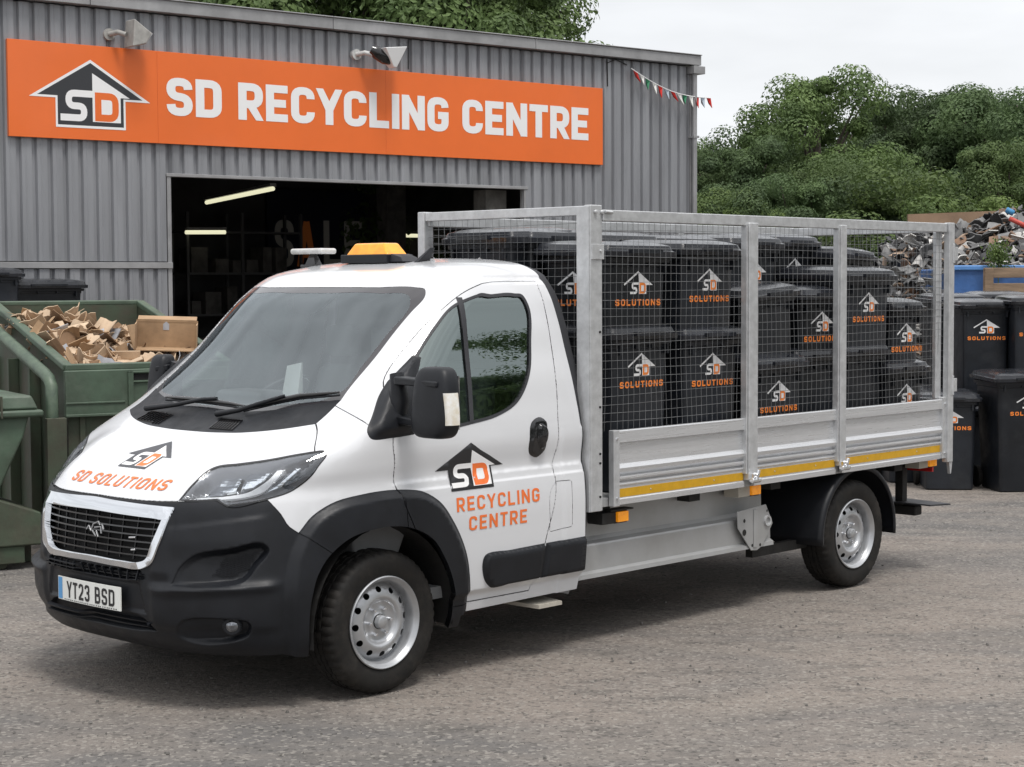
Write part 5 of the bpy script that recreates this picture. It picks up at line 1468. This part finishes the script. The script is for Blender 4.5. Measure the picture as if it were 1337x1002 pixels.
def tree(k,x,y,h,label,group='trees behind the yard',z=0,wx=1,name='tree',lm=None):
    parts,H=TP[k]; e=empty(name,(x,y,z),rnd.random()*6.28,label,'tree',group); s=h/H; e.scale=(s*wx,s*wx,s)
    for p in parts:
        o=p.copy() if (k,p.name) in usedt else p
        if o is not p: COL.objects.link(o)
        usedt.add((k,p.name)); o.parent=e
        if lm is not None and o.name.startswith('crown'):
            o.material_slots[0].link='OBJECT'; o.material_slots[0].material=lm
    return e
def at(px,depth):
    t=(px-668.5)/2347.; x=-4.792+depth*(.72248+.68999*t)/1.0; y=-7.312+depth*(.68911-.7238*t)
    return x,y
def hgt(py,px,depth): # height of a photo row at a depth
    return 1.965-(py-(369-.0049*(px-668)))*depth/2347.
for px,py,d,k,lab in [(600,-70,31,0,'leafy tree rising behind the right half of the shed roof'),(672,-12,34,2,'tree at the end of the shed roof with sprays against the sky'),(430,-90,32,4,'tree behind the middle of the shed roof'),(260,-80,33,0,'tree behind the left part of the shed roof')]:
    x,y=at(px,d); tree(k,x,y,hgt(py,px,d),lab,'trees behind the shed')
for px,py,d,k,w,lab,lm in [
 (1066,92,50,2,1.1,'tallest tree of the wood, pointed crown right of the shed',0),
 (962,182,48,0,1.1,'rounded tree next to the corner of the shed',1),
 (915,188,56,1,1.1,'tree half hidden by the shed downpipe',0),
 (1012,170,57,4,1.0,'tree filling the gap left of the tallest tree',1),
 (1128,165,60,1,1.0,'darker tree just right of the tallest tree',1),
 (1186,120,60,0,1.05,'broad dark tree above the middle of the cage tail',1),
 (1246,124,62,4,1.0,'tree with an even rounded top, right part of the wood',1),
 (1302,119,58,1,1.1,'dark tree above the scrap heap',1),
 (1362,112,55,2,1.1,'tree cut by the right edge of the photo',1),
 (1100,210,44,4,1.0,'lower tree in front of the tallest tree',0),
 (1040,232,42,0,1.1,'low bushy tree above the middle of the cage',1),
 (985,240,41,1,1.15,'low tree above the second inner post',1),
 (925,252,41,4,1.1,'low light tree by the shed corner',2),
 (1150,238,42,3,1.3,'low shrubby tree above the third bay',1),
 (1208,226,40,3,1.35,'bright green tree in front of the dark wood',2),
 (1262,256,38,3,1.35,'small yellow green bush tree above the cage corner',2),
 (1318,185,46,0,1.1,'mid green tree behind the scrap heap',0),
 (1430,120,56,4,1.1,'tree past the right end of the scrap heap',1),(1500,135,52,1,1.1,'next tree past the right end of the scrap heap',0),(1580,120,55,2,1.1,'farther tree past the right end of the scrap heap',1),(1660,130,52,0,1.1,'farthest tree past the right end of the scrap heap',0)]:
    x,y=at(px,d); tree(k,x,y,hgt(py+4,px,d),lab,'trees of the wood beyond the yard',wx=w*.92,lm=LM[lm])
fw=[]
for i,(x,y,h,k) in enumerate([(12,-27,9,0),(19,-25,9.6,1),(26,-24,10.3,4),(33,-22,10.3,0),(5,-30,9.5,2),(-3,-33,9,1),(40,-18,11.2,4),(-14,-30,9,0)]):
    tree(k,x,y,h,'tree opposite the truck, seen only as a reflection in the cab window','trees opposite the yard')


# ---- skips
M['green']=mat('skip_green',(.080,.125,.085),.52,var=.5,vs=3.0,col2=(.048,.066,.046),bump=.0015,bs=25,rvar=.12)
M['green2']=mat('skip_green_dark',(.048,.074,.045),.62,var=.5,vs=4,col2=(.050,.046,.032),bump=.002,bs=20)
worn(M['green'],1,1,(.16,.17,.14),.35,5); worn(M['green2'],1,1,(.10,.09,.065),.45,4)
M['rail']=mat('skip_rail_worn',(.10,.14,.095),.5,var=.5,vs=8,col2=(.045,.07,.05),bump=.001,bs=40)
sa=math.atan2(-.282,.96)
sk=empty('waste_skip',(2.22,3.72,0),sa,'large green steel skip with a sloping side, heaped with cardboard','skip')
Ww,Ll=1.2,2.0; zf,zb=1.38,1.81
mb=MB()
mb.box(0,Ww,0,.03,.15,zf)
mb.prism([(.031,.15),(Ll,.15),(Ll,zb),(.031,zf+.006)],0,.03,axis='x'); mb.prism([(.031,.15),(Ll,.15),(Ll,zb),(.031,zf+.006)],1.0-.03 if 0 else Ww-.03,Ww,axis='x')
mb.box(.03,Ww-.03,Ll-.03,Ll,.15,zb-.001); mb.box(.031,Ww-.031,.031,Ll-.031,.15,.18)
mb.build('shell',M['green2'],sk,bevel=.004)
mb=MB(); mb.bar((-.02,-.0,zf),(Ww,-.0,zf),.07,.05); mb.bar((0,-.02,zf),(0,Ll,zb+.0),.07,.05); mb.bar((-.02,Ll,zb),(Ww,Ll,zb),.06,.05); mb.bar((Ww,0,zf),(Ww,Ll,zb),.07,.05); mb.build('rim',M['green'],sk,bevel=.012)
mb=MB(); mb.prism([(-.03,1.03),(.42,1.03),(.60,1.10),(.78,1.18),(.95,1.23),(Ww,1.26),(Ww,zf-.02),(-.03,zf-.02)],-.055,.0); mb.build('front_panel',M['green'],sk,bevel=.010)
mb=MB(); mb.box(-.032,.42,-.068,-.055,1.03,1.05); mb.box(-.032,.40,-.064,-.054,1.12,1.135); mb.box(.42,.46,-.075,-.055,1.10,1.345); mb.box(.42,.80,-.075,-.055,1.33,1.345); mb.box(.76,.80,-.075,-.055,1.27,1.345); mb.box(.42,1.15,-.07,-.055,1.262,1.275)
mb.build('pocket_frame',M['green'],sk,bevel=.006)
MB().box(.465,.755,-.0565,-.0555,1.28,1.325).build('pocket',M['dark'],sk)
mb=MB(); mb.tube([(-.12,-.03,1.03),(-.12,-.03,1.25),(-.12,.03,1.30),(-.12,.15,1.335),(-.12,Ll,zb-.09)],.045,8); mb.build('side_rail',M['rail'],sk,smooth=True,angle=60)
mb=MB(); mb.box(-.17,-.03,-.075,-.01,.15,1.03); mb.box(.08,.12,-.02,0,.15,1.03); mb.box(.6,.66,-.03,0,.15,1.1)
for y in (.7,1.3,1.9): mb.box(-.08,0,y,y+.05,.15,1.4)
build_each(mb,'rib',M['green2'],sk,bevel=.005)
# cardboard
CB=[mat('cardboard_%s'%n,c,.85,var=.25,vs=6,bump=.0006,bs=80) for n,c in (('tan',(.36,.235,.135)),('pale',(.52,.39,.27)),('brown',(.20,.12,.066)),('grey',(.36,.37,.40)))]
mb=MB(); rr=random.Random(5)
def scrap(mb,cx,cy,cz,s,rr,mi,th=.006):
    a=Matrix.Rotation(rr.random()*6.28,3,'Z')@Matrix.Rotation(rr.uniform(-1.1,1.1),3,'X')@Matrix.Rotation(rr.uniform(-.9,.9),3,'Y')
    w=s*(.5+.7*rr.random()); l=s*(.6+.9*rr.random()); cv=rr.uniform(-1,1)*.55; n=5; top=[];jag=[rr.uniform(-.12,.12)*l for _ in range(2*(n+1))]
    V=[]
    for k in range(n+1):
        x=-w+2*w*k/n; z=cv*w*((x/w)**2-.5)
        V+=[(x,-l+jag[k],z),(x+rr.uniform(-.05,.05)*w,l+jag[n+1+k],z+.05*w)]
    V2=[(x,y,z-th) for x,y,z in V]; m=2*(n+1)
    F=[]
    for k in range(n): F+=[(2*k,2*k+2,2*k+3,2*k+1),(m+2*k,m+2*k+1,m+2*k+3,m+2*k+2),(2*k,m+2*k,m+2*k+2,2*k+2),(2*k+1,2*k+3,m+2*k+3,m+2*k+1)]
    F+=[(0,1,m+1,m),(2*n,m+2*n,m+2*n+1,2*n+1)]
    P=[a@Vector(v)+Vector((cx,cy,cz)) for v in V+V2]
    mb.add(P,F,mi)
for i in range(900):
    x=rr.uniform(.08,Ww-.08); y=rr.uniform(.17,Ll-.12); 
    z=1.28+.36*sm(y/1.4)*(1-.38*sm((x-.35)/.45))-.05*(y>1.7)+rr.uniform(-.07,.06)
    scrap(mb,x,y,z,rr.choice([.04,.06,.08,.11]),rr,rr.choices([0,1,2,3],[4,9,2.5,1])[0])
mb.box(.06,Ww-.06,.06,Ll-.06,.2,1.25,mi=2)
c=mb.build('cardboard_pile',CB,None); c.location=(2.22,3.72,0); c.rotation_euler=(0,0,sa); tag(c,'heap of torn brown cardboard and paper filling the large skip','cardboard',kind='stuff')
bx=empty('cardboard_box',(0,0,0),sa,'open tan cardboard box lying on the heap in the large skip','box')
def sl(x,y,z): return Vector((2.22+.96*x+.282*y,3.72-.282*x+.96*y,z))
bx.location=(at(176,13.45)[0],at(176,13.45)[1],1.47)
bx.rotation_euler=(R(4),R(2),R(-43.6)+.10)
mb=MB(); w,h,d=.46,.20,.22
mb.box(0,w,d,d+.008,0,h); mb.box(0,.008,0,d-.0005,0,h); mb.box(w-.008,w,0,d-.0005,0,h); mb.box(.009,w-.009,0,d-.0005,0,.008); 
mb.hexa([(.0,-.10,.02),(.006,-.10,.02),(.006,-.002,0),(.0,-.002,0),(-.05,-.12,h),(-.044,-.12,h),(.006,-.002,h),(.0,-.002,h)])
mb.build('box_walls',CB[0],bx)
mb=MB(); mb.box(0,w,d-.002,d+.012,h+.0005,h+.012); mb.hexa([(.01,d,h+.013),(w-.01,d,h+.013),(w-.01,d+.12,h+.03),(.01,d+.12,h+.03),(.01,d,h+.019),(w-.01,d,h+.019),(w-.01,d+.12,h+.036),(.01,d+.12,h+.036)]); mb.build('flap',CB[0],bx)
MB().prism([(.20,.14),(.245,.14),(.245,.185),(.2225,.205),(.20,.185)],d-.003,d-.001).build('tape_patch',CB[3],bx)
# small tapered container at the left edge
s2=empty('tapered_skip',(1.97,3.62,0),sa,'small green tapered skip with a lipped rim at the left edge','skip')
mb=MB(); mb.prism([(-1.6,.45),(-.52,.40),(-.31,.54),(-.13,.92),(-.09,1.06),(-1.6,1.06)],.05,.95); mb.build('shell',M['green'],s2,bevel=.02)
mb=MB(); mb.box(-1.6,.0,.0,1.0,1.05,1.10); mb.hexa([(-1.6,.03,1.101),(-.03,.03,1.101),(-.03,.97,1.101),(-1.6,.97,1.101),(-1.6,.06,1.21),(-.07,.06,1.20),(-.07,.94,1.20),(-1.6,.94,1.21)]); mb.build('rim',M['green'],s2,bevel=.02,bseg=3)
mb=MB(); 
for x in (-.30,-.9): mb.box(x,x+.012,-.006,.06,1.05,1.20)
mb.box(-.70,-.68,.035,.05,.6,1.05); build_each(mb,'rib',M['green2'],s2)
mb=MB(); mb.hexa([(-.55,.0,.16),(-.02,.0,.16),(-.02,.9,.16),(-.55,.9,.16),(-.40,.0,.52),(-.02,.05,.38),(-.02,.9,.38),(-.40,.9,.52)]); mb.build('foot_box',M['green2'],s2,bevel=.015)
mb=MB(); mb.box(-.5,-.15,.02,.10,.04,.16); mb.box(-.1,-.03,.3,.36,.0,.16); mb.tube([(-.3,.06,.05),(-.3,.12,.05)],.05,14); mb.box(-1.5,-1.0,.1,.9,0,.5); mb.build('caster',M['green2'],s2,bevel=.006)
MB().box(-.62,-.33,.012,.014,1.0,1.04).build('x',M['paper'],s2) if False else None
o=MB().hexa([(-.52,.036,1.125),(-.40,.036,1.125),(-.40,.040,1.125),(-.52,.040,1.125),(-.52,.044,1.165),(-.40,.044,1.165),(-.40,.048,1.165),(-.52,.048,1.165)]).build('sticker',M['paper'],s2)
# ---- bins in the yard
RZ=R(-43.6)
G2='bins standing in the yard'
def yb(px,dep,z,H,lab,w=.58,d=.60,rz=0,logo=True,full=True):
    x,y=at(px,dep+d/2); return place_bin(x,y,z,RZ+R(rz),H,lab,w,d,full,logo,G2)
yb(1330,16.55,0,1.13,'big bin at the right edge in front of the stacked bins, logo on its front',w=.70,d=.68,rz=3)
yb(1236,16.75,0,.94,'shorter bin on the ground just behind the tail of the truck, half hidden',w=.56,rz=-8)
yb(1276,17.75,.72,1.07,'bin stacked high behind the tail of the truck, logo facing forward',rz=2,w=.55)
yb(1344,17.6,.74,1.09,'bin stacked high at the right edge behind the big bin',rz=0,w=.56)
yb(1276,17.8,0,.76,'bottom bin under the high bin behind the tail of the truck',logo=False,w=.55)
yb(1344,17.7,0,.76,'bottom bin under the high bin at the right edge',logo=False,w=.56)
yb(1186,17.4,0,.95,'bin seen under the tail of the bed beside the rear bumper post',logo=False,rz=-3)
yb(1120,18.4,0,.95,'bin in the dark gap behind the rear wheel',logo=False,rz=4)
yb(1300,18.6,.80,1.06,'bin in the back line, only its lid above the stacked bins',logo=False,rz=-2)
yb(1300,18.6,0,.82,'lowest bin in the back line, hidden under another lid',logo=False,w=.56) if False else None
yb(1240,18.5,.78,1.06,'bin in the back line right beside the rear cage post',logo=False,rz=3)
yb(1205,18.5,0,.80,'low bin in the back line under the tail end',logo=False,w=.56)
yb(1176,14.9,0,1.0,'x') if False else None
# bins on the left, behind the skip, against the shed wall
G3='bins stacked against the shed wall'
def lb(px,dep,z,H,lab,w,rz=0): 
    x,y=at(px,dep); place_bin(x,y,z,bang+R(rz),H,lab,w,.55,False,False,G3)
lb(50,18.2,1.415,.62,'wide low black bin on a stack against the shed wall, lid showing over the skip',.86,2)
lb(46,18.3,.55,.62,'lower black bin under the wide one against the shed wall',.80,0)
lb(-16,17.8,1.37,.78,'black bin at the left edge standing higher than its neighbour',.60,-3)
lb(-14,17.9,.55,.74,'lower black bin at the left edge under the tallest one',.60,0)
pal=MB()
for y in (-.4,-.05,.3): pal.box(-.9,.9,y,y+.12,0,.12)
for x in (-.9,-.6,-.3,0,.3,.6): pal.box(x,x+.2,-.45,.45,.12,.15)
pal.box(-.8,.8,-.4,.4,.15,.54)
M['wood']=mat('rough_timber',(.25,.175,.115),.8,var=.4,vs=4,stretch=(.6,5,5),bump=.002,bs=30)
o=pal.build('timber_stand',M['wood'],None); x,y=at(16,18.1); o.location=(x,y,0); o.rotation_euler=(0,0,bang); tag(o,'timber stand carrying the black bins by the shed wall','stand')
# ---- scrap bay at the right
M['tarp']=mat('blue_tarp',(.045,.125,.33),.5,var=.3,vs=3,bump=.02,bs=4)
x,y=at(1300,21.3); bay=empty('blue_container',(x,y,0),RZ,'blue sheeted container heaped with scrap behind the yard bins','container')
mb=MB(); mb.box(-.55,2.2,0,.06,0,2.10); mb.box(-.55,-.49,.06,3,0,2.10); mb.box(2.14,2.2,.06,3,0,2.10); mb.box(-.49,2.14,2.94,3,0,2.1); mb.build('sheeted_wall',M['tarp'],bay,bevel=.02)
mb=MB(); mb.bar((-.58,.02,2.11),(2.25,.02,2.11),.10,.06); mb.build('rim',mat('tarp_rim',(.10,.25,.55),.5,var=.2),bay,bevel=.015)
SC=[mat('scrap_%s'%n,c,.6,var=.4,vs=5) for n,c in (('black',(.03,.03,.032)),('grey',(.17,.17,.17)),('white',(.55,.54,.52)),('rust',(.20,.12,.075)),('tan',(.38,.27,.19)),('blue',(.06,.28,.55)),('red',(.5,.07,.05)))]
mb=MB(); rr=random.Random(9)
for i in range(2600):
    a=rr.uniform(-1.8,2.6); b=rr.random()**1.2*3.6
    zc=1.98+.34*b*.50+.30*sm((a-.1)/1.5)-.60*sm((-.1-a)/.8)
    z=zc+rr.uniform(-.16,.10)
    if a<-.6 and rr.random()<.55: z=rr.uniform(.9,2.1); b=.05
    scrap(mb,a,b+.15,z,rr.choice([.04,.06,.08,.11]),rr,rr.choices(range(7),[9,9,3,1.6,1.2,.08,.06])[0],.014)
mb.prism([(.1,1.0),(4,1.0),(4,2.5),(2.2,2.3),(.1,1.8)],.3,2.1,axis='x',mi=0); mb.prism([(.3,0),(4,0),(4,1.95),(2.2,1.9),(.3,1.5)],-1.8,.3,axis='x',mi=0)
o=mb.build('scrap_heap',SC,None); o.location=(x,y,0); o.rotation_euler=(0,0,RZ); tag(o,'grey and black heap of mixed scrap behind the blue sheeting','scrap',kind='stuff')
x,y=at(1275,25.5); o=MB().box(-.9,.62,0,.06,0,2.93).build('board_wall',mat('brown_board',(.30,.20,.13),.8,var=.3,vs=2,bump=.002),None); o.location=(x,y,0); o.rotation_euler=(0,R(-2),RZ); tag(o,'brown board standing behind the scrap heap','board')
x,y=at(1318,21.0); o=MB(); o.tube([(-.02,0,2.56),(.15,0,2.48),(.6,0,2.30)],[.028,.028,.026],8); o=o.build('plastic_pipe',[SC[6]],None,smooth=True); o.location=(x,y,.12); o.rotation_euler=(0,0,RZ); tag(o,'red plastic length poking out of the scrap heap','pipe')
x,y=at(1314,21.0); o=MB(); o.tube([(-.02,0,2.68),(.06,0,2.64)],[.035,.035],8); o=o.build('plastic_pipe',[SC[5]],None,smooth=True); o.location=(x,y,.10); o.rotation_euler=(0,0,RZ); tag(o,'short bright blue plastic end at the top of the scrap heap','pipe')
# timber crate
x,y=at(1322,19.9); cr=empty('timber_crate',(x,y,0),RZ+R(4),'broken brown timber crate in front of the blue sheeting','crate')
mb=MB(); mb.box(-.34,-.24,-.03,.03,0,2.10); mb.box(.9,1.0,-.03,.03,0,2.16); mb.build('post',M['wood'],cr,bevel=.006)
for a,b in ((1.72,1.93),(1.99,2.10),(1.2,1.66)):
    MB().box(-.24,.9,-.02,.015,a,b).build('board',M['wood'],cr,bevel=.005)
x,y=at(1262,19.9); o=MB().box(-.28,.24,-.05,.05,1.66,1.80); o.box(-.22,.2,-.04,.04,0,1.66); o=o.build('timber_block',mat('pale_timber',(.42,.32,.21),.8,var=.2,vs=4,stretch=(1,6,6)),None,bevel=.01); o.location=(x,y,0); o.rotation_euler=(0,0,RZ); tag(o,'pale timber block below the blue sheeting beside the cage post','timber')
# weed on the heap
mb=MB(); rr=random.Random(3)
for i in range(900):
    d=Vector((rr.gauss(0,.16),rr.gauss(0,.1),rr.gauss(0,.12))); n=Vector((rr.gauss(0,1),rr.gauss(0,1),rr.gauss(0,1)+.6)).normalized(); u=n.orthogonal().normalized(); w=n.cross(u); s=.035
    o_=len(mb.v); mb.v+=[tuple(d-u*s),tuple(d+w*s*.5),tuple(d+u*s),tuple(d-w*s*.5)]; mb.f.append((o_,o_+1,o_+2,o_+3)); mb.m.append(0)
mb.tube([(0,0,-.6),(0,0,.05)],.01,5)
x,y=at(1302,21.2); o=mb.build('weed',LM[2],None,fix=False); o.location=(x,y,2.26); o.scale=(.55,.55,.62); tag(o,'bright green weed growing on the scrap heap','plant')
# ---- camera
cam=bpy.data.cameras.new('camera'); co=bpy.data.objects.new('camera',cam); COL.objects.link(co)
Fv=Vector((0.72247697,0.68911265,-0.05613181)); Rv=Vector((0.68999427,-0.72379841,-0.00487533)); Uv=Vector((0.04398776,0.03520832,0.99841146))
m=Matrix(((Rv.x,Uv.x,-Fv.x,-4.79220204),(Rv.y,Uv.y,-Fv.y,-7.31226965),(Rv.z,Uv.z,-Fv.z,1.96514576),(0,0,0,1)))
co.matrix_world=m; cam.sensor_width=36; cam.lens=36*2347.023/1337; cam.clip_end=2000; cam.clip_start=.1
scene.camera=co
# ---- light
SUN_EL,SUN_AZ=68,200
w=bpy.data.worlds.new('World'); scene.world=w; w.use_nodes=True; nt=w.node_tree; N=nt.nodes; L=nt.links
bg=N['Background']; bg.inputs[1].default_value=.10
sky=N.new('ShaderNodeTexSky'); sky.sky_type='NISHITA'; sky.sun_disc=False; sky.sun_elevation=R(SUN_EL); sky.sun_rotation=R(SUN_AZ); sky.dust_density=2
tc=N.new('ShaderNodeTexCoord'); sx=N.new('ShaderNodeSeparateXYZ'); L.new(tc.outputs['Generated'],sx.inputs[0])
rp=N.new('ShaderNodeValToRGB'); L.new(sx.outputs[2],rp.inputs[0])
e=rp.color_ramp.elements; e[0].position=0; e[0].color=(1.10,1.12,1.15,1); e[1].position=1; e[1].color=(1.6,1.6,1.62,1)
e2=rp.color_ramp.elements.new(.30); e2.color=(1.10,1.115,1.14,1)
mpn=N.new('ShaderNodeMapping'); mpn.inputs['Scale'].default_value=(2.2,2.2,9); L.new(tc.outputs['Generated'],mpn.inputs[0])
nz=N.new('ShaderNodeTexNoise'); nz.inputs['Scale'].default_value=1.6; nz.inputs['Detail'].default_value=5; L.new(mpn.outputs[0],nz.inputs['Vector'])
mr=N.new('ShaderNodeMapRange'); mr.inputs[1].default_value=.3; mr.inputs[2].default_value=.7; mr.inputs[3].default_value=8.0; mr.inputs[4].default_value=10.4; L.new(nz.outputs['Fac'],mr.inputs[0])
vm=N.new('ShaderNodeVectorMath'); vm.operation='SCALE'; L.new(rp.outputs[0],vm.inputs[0]); L.new(mr.outputs[0],vm.inputs['Scale'])
mx=N.new('ShaderNodeMix'); mx.data_type='RGBA'; mx.inputs[0].default_value=.90; L.new(sky.outputs[0],mx.inputs[6]); L.new(vm.outputs[0],mx.inputs[7]); L.new(mx.outputs[2],bg.inputs[0])
sd=bpy.data.lights.new('sun','SUN'); sd.energy=2.6; sd.angle=R(16); sd.color=(1,.965,.92); so=bpy.data.objects.new('sun',sd); COL.objects.link(so)
az=R(SUN_AZ); d=Vector((math.sin(az)*math.cos(R(SUN_EL)),math.cos(az)*math.cos(R(SUN_EL)),math.sin(R(SUN_EL))))
so.rotation_euler=d.to_track_quat('Z','Y').to_euler()
scene.view_settings.view_transform='Standard'; scene.view_settings.look='None'; scene.view_settings.exposure=0; scene.view_settings.gamma=1
scene.cycles.max_bounces=8; scene.cycles.transparent_max_bounces=24
